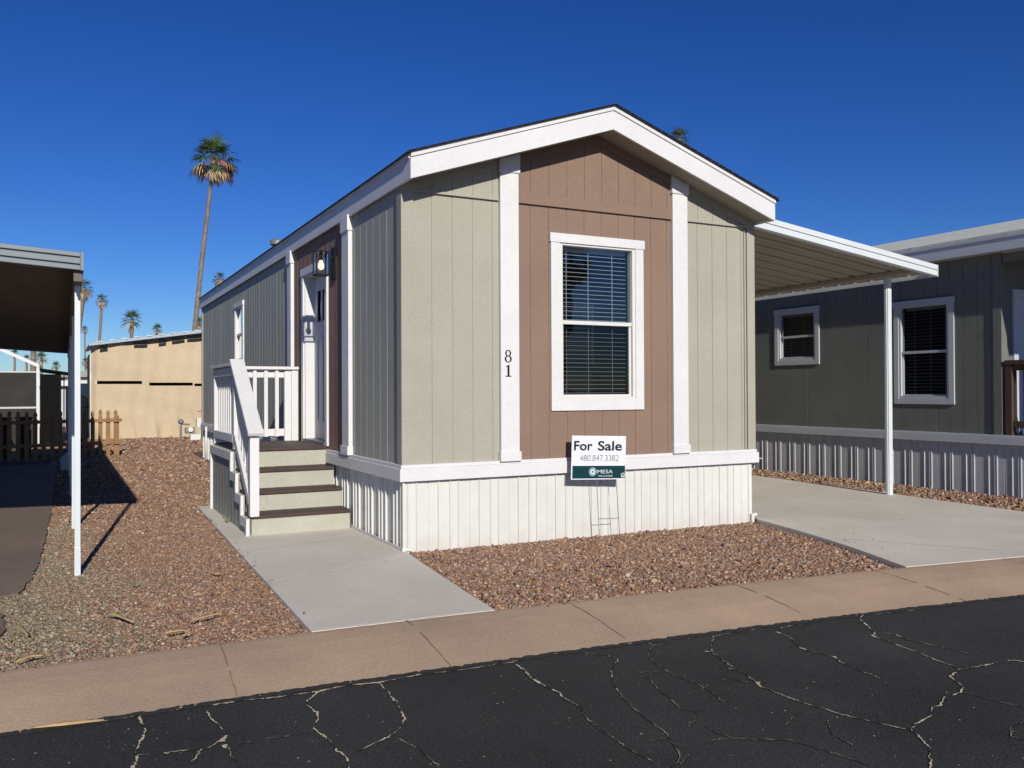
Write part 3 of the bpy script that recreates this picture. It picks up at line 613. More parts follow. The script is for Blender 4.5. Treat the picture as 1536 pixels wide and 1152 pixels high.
# jug, bin, car, pots in the shade
jg = MB().tube([(-2.62, 10.75, -.02), (-2.62, 10.75, .0), (-2.62, 10.75, .2), (-2.62, 10.75, .25), (-2.62, 10.75, .29), (-2.62, 10.75, .31)], [.09, .105, .105, .07, .03, .03], 16)
j = jg.build('jug', m_jug, None, smooth=True); tag(j, 'pale plastic jug standing on gravel behind the left carport post', 'jug')
hb = MB().tube([(-2.56, 10.72, .24), (-2.49, 10.69, .22), (-2.50, 10.69, .13)], .012); hh = hb.build('handle', m_jug, None); hh.parent = j
bn = thing('trash_bin', (-2.27, 17, 0), 'dark rubbish bin by the left edge of the tan shade cloth', 'bin')
b_ = MB().tube([(-2.27, 17, 0), (-2.27, 17, 1.05)], [.13, .15], 16).build('body', m_bin, bn, smooth=True)
MB().tube([(-2.27, 17, 1.05), (-2.27, 17, 1.10), (-2.27, 17, 1.30), (-2.27, 17, 1.36)], [.16, .16, .13, .05], 16).build('lid', m_bin, bn, smooth=True)
for i, (x, y, lab) in enumerate(((-3.45, 14.6, 'terracotta pot behind the dark pickets, nearer the carport post'), (-3.85, 14.5, 'terracotta pot behind the dark pickets, farther from the carport post'))):
    pt_ = thing('flower_pot', (x, y, 0), lab, 'pot', 'pots behind the fence')
    MB().box(x-.14, x+.14, y-.14, y+.14, 0, .62).build('stand', m_railw, pt_)
    MB().tube([(x, y, .62), (x, y, .86), (x, y, .861), (x, y, .9)], [.11, .16, .18, .18], 14).build('pot', m_terra, pt_, smooth=True)
cr = thing('parked_car', (-5.4, 18.2, 0), 'dark blue car parked behind the picket fence at the left edge', 'car')
cb_ = MB(); prof = [(-6.9, .3), (-4.15, .3), (-4.08, .55), (-4.12, .80), (-4.3, .98), (-4.9, 1.02), (-5.25, 1.42), (-6.3, 1.46), (-6.9, 1.1)]
cb_.prism([(x, 17.4, z) for x, z in prof], (0, 1.65, 0)); cb_.build('body', m_car, cr, bev=.05)
MB().box(-4.35, -4.1, 17.39, 17.5, .72, .82).build('headlight', m_whitev, cr)
for x in (-4.65, -6.4): MB().tube([(x, 17.36, .31), (x, 17.56, .31)], .31, 18).build('wheel', m_rubber, cr)

# ------------------------------------------------------------------ tan shade cloth wall
sc = thing('shade_screen', (-.3, 22, 0), 'tall tan shade cloth wall under a silver awning edge behind the gravel yard', 'screen')
ZTl = lambda x: 2.80+(x+1.94)*.148
slots = [(-1.82, -.50, 1.695, 1.79), (-.29, .99, 1.645, 1.74), (1.04, 2.2, 1.625, 1.71)]
def clothy(x, z):
    return 22+.035*math.sin(x*3.1+z*.7)+0.02*math.sin(x*9+z*1.3)*max(0, 1.6-z)+.028*math.sin(x*19+3*z)*max(0, 1.0-z)+.010*math.sin(x*13-2*z)+.006*math.sin(z*9+x*2)+.14*math.exp(-((x+1.94)/.12)**2)+.03*math.sin(z*2.2+x)
def nearslot(x, z): return any(a < x < b and c < z < d for a, b, c, d in slots)
xs = sorted(set([round(-1.94+.04*i, 3) for i in range(126)]+[e for q in slots for e in q[:2]])); zs0 = sorted(set([i*.1 for i in range(17)]+[1.625, 1.645, 1.695, 1.71, 1.74, 1.79]+[1.9+.1*i for i in range(5)]))
mb = MB()
for a, b in zip(xs, xs[1:]):
    zs = zs0+[2.4+(ZTl(a)-2.4)*f for f in (.5, 1)]; zs2 = zs0+[2.4+(ZTl(b)-2.4)*f for f in (.5, 1)]
    for i in range(len(zs)-1):
        if nearslot((a+b)/2, (zs[i]+zs[i+1])/2): continue
        mb.quad((a, clothy(a, zs[i]), zs[i]), (b, clothy(b, zs2[i]), zs2[i]), (b, clothy(b, zs2[i+1]), zs2[i+1]), (a, clothy(a, zs[i+1]), zs[i+1]))
mb.build('cloth', m_canvas, sc, smooth=True)
MB().quad((-1.75, 22.6, 0), (3.1, 22.6, 0), (3.1, 22.6, 3.4), (-1.75, 22.6, 2.75)).quad((-1.93, 22.6, 0), (-1.93, 27, 0), (-1.93, 27, 2.7), (-1.93, 22.6, 2.7)).build('wall_behind', m_dark, sc)
MB().prism([(-2.0, 21.72, ZTl(-2)+.055), (3.1, 21.72, ZTl(3.1)+.055), (3.1, 21.72, ZTl(3.1)+.165), (-2.0, 21.72, ZTl(-2)+.10)], (0, .05, 0)).prism([(-2.0, 21.77, ZTl(-2)+.10), (3.1, 21.77, ZTl(3.1)+.165), (3.1, 27, ZTl(3.1)+.165), (-2.0, 27, ZTl(-2)+.10)], (0, 0, .02)).build('awning_edge', m_silver, sc)
rb = MB()
for i in range(14): x = -1.7+i*.35; MB().box(x-.09, x+.07, 21.725, 21.76, ZTl(x)+.145, ZTl(x)+.168).build('awning_rib', m_alum, sc)
pass
for a, b in ((-1.72, -1.5), (-.76, -.38), (-.05, .17), (.34, .72), (.8, 1.32)):
    MB().prism([(a, 21.76, ZTl(a)-.075), (b, 21.76, ZTl(b)-.075), (b, 21.76, ZTl(b)+.02), (a, 21.76, ZTl(a)+.02)], (0, .02, 0)).build('gap_shade', m_blk, sc)  # black patches paint the shade in the gaps under the awning edge
for x in (-1.93, 1.3): MB().box(x-.03, x+.03, 22.2, 22.26, 0, ZTl(x)+.09).build('post', m_alum, sc)

# utility meters by the cloth
gm = thing('gas_meter', (.5, 20.6, 0), 'grey gas meter on a bent pipe before the tan shade cloth', 'gas meter')
MB().tube([(.48, 20.6, 0), (.48, 20.6, .42), (.52, 20.6, .47), (.74, 20.6, .45)], .028).build('pipe', m_grey, gm)
MB().tube([(.48, 20.52, .54), (.48, 20.6, .54), (.48, 20.68, .54)], [.06, .085, .06], 14).build('regulator', m_grey, gm, smooth=True)
MB().box(.60, .88, 20.5, 20.72, .18, .36).build('meter_body', m_grey, gm, bev=.02)
MB().tube([(.74, 20.49, .30), (.74, 20.44, .30)], .075, 14).build('dial', m_whitev, gm)
ut = thing('utility_box', (.9, 20.2, 0), 'white utility boxes on a stand beside the gas meter', 'utility box')
MB().box(.68, .98, 20.0, 20.3, .0, .17).build('base', m_whitev, ut, bev=.01)
MB().box(.86, 1.05, 20.0, 20.25, .38, .66).build('upper_box', m_whitev, ut, bev=.01)
MB().box(1.0, 1.16, 19.9, 20.15, -.02, .40).build('lower_box', m_grey, ut, bev=.01)
MB().box(.9, 1.5, 20.1, 20.13, .84, .87).box(1.03, 1.06, 20.1, 20.13, .66, .87).build('conduit', m_wood, ut)

# ------------------------------------------------------------------ far houses
def far_house(x, y, wd, dp, h, lab, wall_m, roof_m, wins):
    t = thing('mobile_home', (x, y, 0), lab, 'mobile home', 'homes behind the fence')
    MB().box(x-wd/2, x+wd/2, y, y+dp, 0, h).build('wall', wall_m, t)
    rp = [(x-wd/2-.3, y-.3, h+.01), (x+wd/2+.3, y-.3, h+.01), (x+wd/2+.3, y-.3, h+.16), (x, y-.3, h+.16+wd*.09), (x-wd/2-.3, y-.3, h+.16)]
    MB().prism(rp, (0, dp+.6, 0)).build('roof', roof_m, t)
    for a, b, c, d in wins:
        wf = MB().box(x+a-.06, x+b+.06, y-.03, y-.005, c-.06, d+.06).build('window', m_whitev, t); MB().box(x+a, x+b, y-.04, y-.031, c, d).build('pane', m_nglass, wf)
m_farw = mat('far_white_wall', (.55, .54, .52), .8, .06, 1); m_farg = mat('far_grey_wall', (.30, .30, .29), .8, .06, 1)
far_house(-5.6, 34, 6.0, 12, 1.72, 'pale far home with a white roof seen under the left carport', m_farw, m_whitev, [(-2, -1, .8, 1.5), (.5, 1.6, .8, 1.5)])
far_house(-1.2, 40, 2.8, 12, 2.2, 'low grey roofed far home just left of the tan shade cloth', m_farw, m_farg, [(-1.2, -.2, 1.0, 1.9)])
far_house(-12, 46, 7.0, 12, 1.9, 'grey far home at the left edge beyond the picket fence', m_farg, m_whitev, [(-1, 0, .8, 1.6), (1.5, 2.6, .8, 1.6)])
# white edged screened patio
pa = thing('patio_awning', (-3.3, 20, 0), 'screened patio with a bright white sloping roof edge behind the picket fence', 'awning')
az = lambda x: 2.13-(x+3.29)*.49
MB().prism([(-6.2, 20, az(-6.2)-.0), (-3.27, 20, az(-3.27)), (-3.27, 20, az(-3.27)+.10), (-6.2, 20, az(-6.2)+.10)], (0, .06, 0)).build('front_fascia', m_white, pa)
MB().prism([(-6.2, 20.06, az(-6.2)+.08), (-3.27, 20.06, az(-3.27)+.08), (-3.27, 24, az(-3.27)+.08), (-6.2, 24, az(-6.2)+.08)], (0, 0, .02)).build('roof_top', m_whitev, pa)
MB().box(-3.34, -3.27, 20, 20.07, 0, 2.12).build('post', m_white, pa)
MB().box(-6.2, -3.345, 20.03, 20.04, 1.0, 1.05).box(-6.2, -3.345, 20.02, 20.05, 1.99, 2.03).build('screen_rail', m_farw, pa)
MB().box(-6.2, -3.345, 20.041, 20.05, 0, 1.99).build('screen', m_screen, pa)
MB().box(-3.26, -2.74, 20.1, 23, 0, 1.95).prism([(-3.27, 20.05, 2.06), (-2.5, 20.05, 1.96), (-2.5, 20.05, 2.0), (-3.27, 20.05, 2.12)], (0, 3, 0)).build('screen', m_blk, pa)
MB().box(-2.56, -2.53, 20.06, 20.1, 0, 1.97).box(-2.68, -2.65, 20.06, 20.1, 0, 1.97).build('post', m_black, pa)

# ------------------------------------------------------------------ palms
def blade(mb, o, d, up, ln, wd, droop, col, seg=3):
    side = d.cross(up); 
    if side.length < 1e-4: side = Vector((1, 0, 0))
    side.normalize(); p = o.copy(); dd = d.copy(); k = ln/seg; L_ = []
    for i in range(seg+1):
        f = i/seg; hw = wd*(.55+.45*math.sin(min(1, f*1.6)*math.pi/2))*(1-f)**.55 if i < seg else .0
        L_.append((p-side*hw, p+side*hw)); dd = (dd+Vector((0, 0, -droop*(.3+f)/seg*2))).normalized(); p = p+dd*k
    vs = [q for pr_ in L_ for q in pr_]
    mb.add(vs, [(2*i, 2*i+1, 2*i+3, 2*i+2) for i in range(seg)], col)
def fan(mb, base, d, pet, ln, nb_, col, droop, spread, rg, petcol):
    up = Vector((0, 0, 1)); side = d.cross(up); side = side.normalized() if side.length > .01 else Vector((1, 0, 0))
    tip = base+d*pet+Vector((0, 0, -.12*pet*droop)); nrm = side.cross(d).normalized()
    k = len(mb.v); mb.tube([base, (base+tip)/2+Vector((0, 0, .03)), tip], [.022, .017, .012], 4, False); mb.c += [petcol]*(len(mb.v)-k)
    for i in range(nb_):
        a = (i/(nb_-1)-.5)*spread+rg.uniform(-.06, .06)
        dv = (d*math.cos(a)+side*math.sin(a)+nrm*(.22*abs(math.sin(a))-.05)).normalized()
        c = [x*rg.uniform(.7, 1.3) for x in col]
        blade(mb, tip, dv, nrm, ln*(1-.28*abs(a)/(spread/2))*rg.uniform(.85, 1.1), ln*.052, droop*rg.uniform(.7, 1.4), c)
def palm_meshes(seed, ng_, nd_, nbl, crown_r, dead_w=1.0):
    rg = random.Random(seed); g = MB(); d_ = MB(); r = crown_r
    for i in range(ng_):
        az_ = i*2.39996+rg.uniform(-.25, .25); f = i/(ng_-1); el = R(78-100*f+rg.uniform(-10, 10))
        d = Vector((math.cos(az_)*math.cos(el), math.sin(az_)*math.cos(el), math.sin(el)))
        col = (.065, .115, .033) if rg.random() < .75 else (.10, .13, .04)
        fan(g, Vector((0, 0, .05)), d, r*rg.uniform(.42, .58), r*rg.uniform(.48, .60), nbl, col, .55+.5*f, R(215), rg, (.10, .10, .035))
    for i in range(nd_):
        az_ = rg.uniform(0, 6.28); el = R(rg.uniform(-82, -12)) if rg.random() < .7 else R(rg.uniform(-30, 5))
        if dead_w != 1:
            if rg.random() < .72: az_ = -.47+rg.gauss(0, .75); el = R(rg.uniform(-50, 8))
            else: az_ = 2.67+rg.gauss(0, .6); el = R(rg.uniform(-25, 12))
        d = Vector((math.cos(az_)*math.cos(el), math.sin(az_)*math.cos(el), math.sin(el)))
        col = rg.choice([(.38, .25, .14), (.45, .33, .20), (.26, .16, .09), (.5, .38, .22)])
        fan(d_, Vector((0, 0, -.1)), d, r*rg.uniform(.35, .55), r*rg.uniform(.5, .72), max(6, nbl-5), col, 1.7, R(130), rg, (.30, .19, .1))
    return g, d_
def mesh_of(mb, name, m):
    o = mb.build(name, m); me = o.data; bpy.data.objects.remove(o); return me
pm = []
for sd_, ng_, nd_, nbl, r, dw in ((3, 24, 26, 17, 1.9, .5), (5, 22, 22, 11, 1.4, 1), (8, 24, 10, 11, 1.5, 1), (13, 20, 26, 10, 1.4, 1)):
    g, d_ = palm_meshes(sd_, ng_, nd_, nbl, r, dw); pm.append((mesh_of(g, 'crown', m_leaf), mesh_of(d_, 'dead_fronds', m_leaf)))
def palm(u, v, wdepth, ub, vb, var, label, r0=.19, r1=.13, sc_=1.0, rot=0, bow=0, base=None, group='fan palms on the skyline'):
    """crown seen at (u, v) at a depth; the trunk passes (ub, vb) and goes down to the ground"""
    top = at_depth(u, v, wdepth); low = at_depth(ub, vb, wdepth)
    if base: bs = Vector(base)
    else: bs = low+(low-top)*(low.z/(top.z-low.z)) if top.z-low.z > .5 else Vector((low.x, low.y, 0))
    bs.z = -.1
    t = thing('palm_tree', bs, label, 'palm tree', group)
    path = []; rr = []; N_ = 40
    for i in range(N_+1):
        f = i/N_; p = bs.lerp(top, f); p = p+Rv*bow*math.sin(f*math.pi); path.append(p); k = r0+(r1-r0)*min(1, f*1.1)
        rr.append(k*(1.0 if i % 2 else 1.05)*(1.35 if i == 0 else 1)*(1.25 if f > .975 else 1))
    MB().tube(path, rr, 10).build('trunk', m_trunk, t, smooth=True)
    for nm, me in zip(('crown', 'dead_fronds'), pm[var]):
        o = bpy.data.objects.new(nm, me); COL.objects.link(o); o.parent = t; o.location = top-bs; o.rotation_euler = (0, 0, rot); o.scale = (sc_,)*3
    return t
palm(321, 240, 50, 294, 498, 0, 'tallest fan palm, leaning, with hanging dead fronds, left of the home', .165, .105, .88, 0, bow=-.10)
palm(153, 450, 135, 149, 515, 3, 'slender tall palm right of the left carport post, above the shade cloth', .26, .20, .95)
palm(198, 480, 95, 197, 515, 2, 'broad green palm crown showing over the middle of the shade cloth', .22, .18, .95, .6)
palm(236, 494, 130, 234, 512, 2, 'small palm crown just over the shade cloth, right of the broad green one', .22, .18, .72, 2)
palm(329, 418, 120, 332, 470, 3, 'palm crown just over the home roof, right of the tallest palm', .22, .18, .9, 1)
palm(298, 484, 105, 300, 520, 2, 'palm crown half hidden behind the lower trunk of the tallest palm', .22, .18, .62, 3)
palm(126, 432, 62, 105, 575, 3, 'thick trunked palm with a straw crown half hidden by the left carport corner', .24, .19, .62, 2)
palm(127, 494, 200, 128, 545, 1, 'thin distant palm just right of the left carport post', .2, .16, .75, 2)
palm(129, 543, 150, 129, 575, 3, 'low bushy palm right of the left carport post, near the ground', .2, .16, .75, 4)
palm(22, 530, 140, 22, 560, 2, 'dark palm crown under the left carport roof, leftmost', .2, .16, .55, 1)
palm(40, 538, 130, 40, 560, 2, 'smaller palm crown under the left carport roof, beside a thick trunk', .2, .16, .5, 2)
palm(62, 537, 110, 62, 560, 2, 'bright green palm crown under the left carport roof, right of the thick trunk', .2, .16, .7, 3)
palm(84, 549, 140, 85, 565, 2, 'round palm crown above the patio roof, near the carport post', .2, .16, .65, 5)
palm(52, 455, 60, 50, 540, 3, 'thick palm trunk under the left carport roof with its crown hidden', .2, .17, .6, 2)
palm(1018, 209, 72, 1016, 300, 2, 'palm fronds peeking over the right roof slope of the home', .22, .17, .80, .4)
palm(0, 0, 0, 0, 0, 0, 'x') if False else None
def palm_at(x, y, h, var, label):
    t = thing('palm_tree', (x, y, -.1), label, 'palm tree', 'fan palms on the skyline')
    MB().tube([(x+.02*i*i*.2, y, -.1+h*i/10) for i in range(11)], [.24]+[.19-.006*i for i in range(10)], 10).build('trunk', m_trunk, t, smooth=True)
    for nm, me in zip(('crown', 'dead_fronds'), pm[var]):
        o = bpy.data.objects.new(nm, me); COL.objects.link(o); o.parent = t; o.location = (.4, 0, h)
palm_at(24.5, -38, 9.6, 0, 'fan palm across the street, mirrored in the upper front window pane')

# ------------------------------------------------------------------ ground
def cback(x):
    x = max(-3.4, min(5.2, x)) if False else x
    if x < -3.4: return -2.118+(x+3.4)*-.005
    if x > 5.2: return -2.874-(x-5.2)*.17
    return -2.24-.07*x-.010*x*x
def cwid(x): return .80+.012*max(-4, min(6, x))
ZS = -.072                                        # street level
gd = MB(); gd.quad((-900, -900, -.2), (900, -900, -.2), (900, 900, -.2), (-900, 900, -.2)); struct(gd.build('ground', m_dirt))
def bedz(x, y):
    return -.03-.006*max(0, min(4.1, x))*(1 if y < 0.2 and x < 4.2 else 0)
xs = [-60, -30, -15, -8]+[-5+.4*i for i in range(36)]+[14, 25, 45]
bd = MB()
for a, b in zip(xs, xs[1:]):
    bd.quad((a, cback(a)-.02, bedz(a, -1)), (b, cback(b)-.02, bedz(b, -1)), (b, .2, bedz(b, 0)), (a, .2, bedz(a, 0)))
    bd.quad((a, .2, bedz(a, .1)), (b, .2, bedz(b, .1)), (b, 70, -.032), (a, 70, -.032))
struct(bd.build('gravel_ground', m_bed))
stt = MB()
xs2 = [-60, -30, -15, -8]+[-5+.4*i for i in range(36)]+[14, 25, 45]
for a, b in zip(xs2, xs2[1:]):
    stt.quad((a, cback(a)-cwid(a)-11, ZS), (b, cback(b)-cwid(b)-11, ZS), (b, cback(b)-cwid(b)+.05, ZS), (a, cback(a)-cwid(a)+.05, ZS))
struct(stt.build('street', m_asph))
kb = MB(); prof = [(0, -.2), (0, -.003), (.06, .0), (.22, -.006), (.42, -.022), (.62, -.045), (.80, -.066), (.80, -.2)]
xs3 = [-60, -30, -15, -8]+[-5+.2*i for i in range(72)]+[14, 25, 45]
for a, b in zip(xs3, xs3[1:]):
    for (d0_, z0_), (d1_, z1_) in zip(prof, prof[1:]):
        ka, kb_ = cwid(a)/.80, cwid(b)/.80
        kb.quad((a, cback(a)-d0_*ka, z0_), (a, cback(a)-d1_*ka, z1_), (b, cback(b)-d1_*kb_, z1_), (b, cback(b)-d0_*kb_, z0_))
kbo = kb.build('curb', m_curb, smooth=False); struct(kbo)
def curbz(d):
    for (a, za_), (b, zb_) in zip(prof[1:], prof[2:]):
        if a <= d <= b and b > a: return za_+(zb_-za_)*(d-a)/(b-a)
    return -.066
jm = MB()
for x in (-4.9, -3.4, -1.89, -.79, .32, 1.66, 2.95, 4.3, 5.7):
    px = None; wj = .0022+.0012*rnd.random()
    for i in range(13):
        d = .80*i/12; k = cwid(x)/.80; xx = x-.045*d+.002*math.sin(i*1.9+x*3); p = Vector((xx, cback(xx)-d*k, curbz(d)+.0035))
        ww = wj*rnd.uniform(.5, 1.5)
        if px and rnd.random() < .85: jm.quad(px[0]-Vector((px[1], 0, 0)), px[0]+Vector((px[1], 0, 0)), p+Vector((ww, 0, 0)), p-Vector((ww, 0, 0)))
        px = (p, ww)
struct(jm.build('curb_joints', m_joint))
# walk
def slabpoly(poly, top, th, name, m, bev=.008):
    mb = MB(); mb.prism([(x, y, top-th) for x, y in poly], (0, 0, th)); o = mb.build(name, m, bev=bev); struct(o); return o
wk_poly = [(-1.372, cback(-1.37)+.004), (-.19, cback(-.19)+.004), (-.15, -1.7), (-.06, -.75), (.02, -.02), (-.002, .0), (-.002, 4.1), (-1.19, 4.1), (-1.285, 1.0), (-1.33, -.68)]
slabpoly(wk_poly, .001, .15, 'front_walk', m_concrete)
jw = MB()
for (x0_, y0_, x1_, y1_, s0_, s1_) in ((-1.225, .68, -.03, 1.02, 0, 0), (-1.28, -.70, -.07, -.25, 0, 0)):
    N_ = 24
    for i in range(N_):
        f, g = i/N_, (i+1)/N_; a = Vector((x0_+(x1_-x0_)*f, y0_+(y1_-y0_)*f, .0045)); b = Vector((x0_+(x1_-x0_)*g, y0_+(y1_-y0_)*g, .0045)); q = Vector((0, .0095*rnd.uniform(.6, 1.3), 0))
        jw.quad(a-q, b-q, b+q, a+q)
a = None
for i in range(60):
    x = -1.36+1.16*i/59; p = Vector((x, cback(x)+.004, .0045)); q = Vector((0, .007*rnd.uniform(.4, 1.6), 0))
    if a: jw.quad(a[0]-a[1], p-q, p+q, a[0]+a[1])
    a = (p, q)
struct(jw.build('walk_joints', m_jointl))
dr_poly = [(3.29, cback(3.29)+.004), (4.5, cback(4.5)+.004), (6.5, cback(6.5)+.004), (8.2, cback(8.2)+.004), (7.6, -2.3), (7.15, -1.1), (7.27, .3), (7.42, 1.6), (7.5, 3.5), (7.5, 13), (4.14, 13), (4.14, .1), (4.02, -.35), (3.9, -.85), (3.68, -1.57), (3.5, -2.05)]
slabpoly(dr_poly, .0012, .2, 'driveway', m_concrete)
jd = MB()
for a, b in (((4.16, 1.62), (7.36, 1.95)), ((3.85, -1.36), (4.75, -2.68)), ((4.16, 5.2), (7.45, 5.5))):
    N_ = 30
    for i in range(N_):
        f, g = i/N_, (i+1)/N_; p = Vector((a[0]+(b[0]-a[0])*f, a[1]+(b[1]-a[1])*f, .0048)); q = Vector((a[0]+(b[0]-a[0])*g, a[1]+(b[1]-a[1])*g, .0048)); t = Vector((.006, .007, 0))*rnd.uniform(.5, 1.2)
        jd.quad(p-t, q-t, q+t, p+t)
struct(jd.build('driveway_joints', m_jointl))
# left parking pad with a ragged edge
edge = [(-2.78, 12.4), (-2.80, 9), (-2.80, 6), (-2.80, 4.9), (-2.82, 3.4), (-2.83, 2.3), (-2.84, 1.5), (-2.86, .9), (-2.90, .3), (-2.96, -.15), (-3.10, -.25), (-3.12, -.55), (-3.02, -.8), (-2.99, -1.2), (-3.02, -1.55), (-3.2, -1.9)]
pts = []
for (a, b), (c, d) in zip(edge, edge[1:]):
    n_ = max(2, int(abs(b-d)/.08)) if b < 6 else 2
    for i in range(n_): f = i/n_; pts.append((a+(c-a)*f+(rnd.uniform(-.014, .014) if b < 6 else 0), b+(d-b)*f))
pts += [(-3.2, -1.95), (-7.0, -1.95), (-7.0, 12.4)]
slabpoly(pts, -.004, .1, 'parking_pad', m_asphb, bev=0)

# sand filled cracks in the street ---------------------------------------
def zz(org, pl, sc_=3.84): return [(org[0]+x/sc_, org[1]+y/sc_) for x, y in pl]
A, B, C, D = (0, 960), (400, 960), (760, 920), (1136, 860)
cracks = [(A, [(-40, 556), (95, 535), (200, 524)], 8), (A, [(600, 470), (670, 460), (810, 440), (960, 415), (1130, 385)], 9), (A, [(805, 445), (815, 480), (835, 510), (830, 560), (800, 605), (785, 650), (790, 690), (765, 737), (750, 800)], 14), (A, [(790, 672), (840, 668), (890, 662)], 9), (A, [(945, 657), (1060, 640), (1145, 632), (1210, 622), (1240, 605), (1300, 560)], 12), (A, [(1285, 590), (1300, 560), (1310, 550)], 30), (A, [(1285, 610), (1315, 630)], 22), (A, [(1150, 635), (1145, 665), (1105, 700), (1090, 722)], 10), (A, [(1185, 400), (1205, 440), (1230, 470), (1265, 500), (1300, 540)], 9), (A, [(1300, 600), (1330, 670), (1380, 730), (1400, 800)], 5), (A, [(1365, 605), (1415, 593), (1500, 578)], 7), (A, [(1225, 378), (1400, 352), (1536, 340)], 17),
 (B, [(0, 340), (120, 325), (300, 300), (430, 272), (560, 255), (640, 250), (760, 225), (900, 200)], 17), (B, [(970, 192), (1140, 175), (1280, 150), (1340, 140), (1440, 130)], 8), (B, [(300, 305), (240, 350), (225, 375), (295, 425), (300, 460), (270, 500), (290, 530), (355, 575), (400, 635), (435, 660), (465, 685), (465, 740), (480, 800)], 10), (B, [(0, 572), (100, 562), (200, 543), (290, 530)], 6), (B, [(650, 255), (690, 300), (740, 355), (775, 410), (795, 460), (760, 525), (700, 565), (640, 590), (540, 640), (515, 655)], 10), (B, [(765, 575), (820, 605), (900, 650), (980, 725), (1040, 800)], 5), (B, [(1440, 145), (1480, 175), (1536, 235)], 10),
 (C, [(-10, 285), (40, 280), (130, 255), (250, 240), (380, 230)], 8), (C, [(55, 300), (100, 330), (140, 375), (215, 420)], 15), (C, [(215, 420), (300, 460), (325, 490)], 13), (C, [(325, 490), (370, 515), (430, 545), (440, 590), (490, 635), (560, 685), (640, 740), (700, 785), (850, 860)], 7), (C, [(430, 225), (580, 245), (640, 270), (600, 330), (615, 410), (680, 500), (740, 555), (800, 610), (900, 680), (935, 710), (955, 760), (1000, 810), (990, 855), (950, 885), (900, 950)], 6), (C, [(760, 345), (940, 338)], 4), (C, [(810, 250), (860, 290), (960, 360), (1090, 405), (1190, 465), (1260, 520)], 4), (C, [(815, 370), (860, 430), (930, 480), (1000, 560), (1160, 565)], 4), (C, [(820, 175), (840, 190), (960, 172)], 6), (C, [(840, 190), (815, 250)], 4), (C, [(1190, 135), (1320, 112), (1440, 95)], 6), (C, [(1190, 135), (1180, 225), (1210, 250), (1310, 320), (1380, 355), (1450, 410), (1536, 455)], 7), (C, [(1145, 222), (1185, 226)], 13), (C, [(1280, 322), (1325, 330)], 15), (C, [(1440, 400), (1470, 435)], 18), (C, [(1230, 390), (1290, 380), (1400, 405)], 6), (C, [(1150, 650), (1200, 690), (1310, 725), (1200, 735), (1170, 755)], 4), (C, [(1310, 725), (1536, 732)], 4), (C, [(1090, 570), (1080, 620), (1040, 645)], 4), (C, [(820, 740), (930, 720)], 3), (C, [(1000, 870), (1060, 810)], 5),
 (D, [(125, 345), (140, 315), (240, 298), (320, 292)], 6), (D, [(110, 342), (150, 352)], 12), (D, [(125, 345), (185, 370), (245, 430), (300, 450), (440, 485), (480, 515), (600, 565), (720, 615)], 7), (D, [(245, 432), (300, 453)], 15), (D, [(440, 482), (465, 500)], 18), (D, [(610, 240), (590, 265), (650, 320), (680, 350), (660, 365), (770, 400), (830, 425), (1000, 490), (1170, 555)], 8), (D, [(655, 360), (690, 376)], 13), (D, [(680, 345), (790, 355), (860, 385), (1070, 430), (1250, 475)], 6), (D, [(800, 357), (870, 388)], 9), (D, [(1170, 555), (1270, 540), (1400, 515), (1470, 505), (1560, 513)], 8), (D, [(1170, 555), (1110, 600), (1185, 655), (1180, 685), (1070, 725), (1055, 765), (1000, 775), (1005, 825), (940, 855), (885, 905), (950, 965), (995, 1010), (1000, 1115), (1010, 1180)], 10), (D, [(870, 905), (900, 900)], 20), (D, [(0, 645), (90, 685), (250, 745), (370, 780), (490, 820), (670, 860), (870, 905)], 8), (D, [(0, 960), (115, 962), (180, 962), (310, 1000), (500, 1060), (660, 1115)], 5), (D, [(690, 240), (820, 225), (920, 212), (1000, 185), (1350, 140)], 5), (D, [(1560, 850), (1465, 895), (1460, 940), (1560, 975)], 5), (D, [(130, 270), (300, 255), (550, 232)], 6), (D, [(1200, 690), (1400, 745), (1536, 780)], 3), (D, [(160, 880), (230, 815), (270, 800)], 3), (D, [(400, 850), (430, 930), (560, 1000)], 3)]
sd_m = MB(); dk = MB()
for org, pl, wpx in cracks:
    q = zz(org, pl); P3 = [on(u, v, 2, ZS) for u, v in q]; path = []
    for a, b in zip(P3, P3[1:]):
        n_ = max(2, int((b-a).length/.012)); nr_ = Vector((-(b-a).y, (b-a).x, 0)).normalized()
        for i in range(n_): path.append(a.lerp(b, i/n_)+nr_*rnd.gauss(0, .0035))
    if len(path) < 2: continue
    ph = rnd.uniform(0, 9); prev = None
    for i, p in enumerate(path):
        d = (path[min(i+1, len(path)-1)]-path[max(i-1, 0)]).normalized(); nr_ = Vector((-d.y, d.x, 0)); dep = (p-CAM).dot(Fv)
        w0 = wpx/3.84*dep/FPX*.5
        env = .55+.5*math.sin(i*.31+ph)+.35*math.sin(i*.83+ph*2)+rnd.uniform(-.45, .45)
        ww = w0*max(0, env if wpx > 7 else env-.38)*(1.0 if wpx > 7 else .85); wd2 = w0*.55+.0028
        cur = (p+nr_*ww+Vector((0, 0, .0045)), p-nr_*ww*rnd.uniform(.6, 1.2)+Vector((0, 0, .0045)), ww, p+nr_*wd2+Vector((0, 0, .002)), p-nr_*wd2+Vector((0, 0, .002)))
        if prev:
            if ww > w0*.16 or prev[2] > w0*.16: sd_m.quad(prev[1], cur[1], cur[0], prev[0])
            dk.quad(prev[4], cur[4], cur[3], prev[3])
        prev = cur
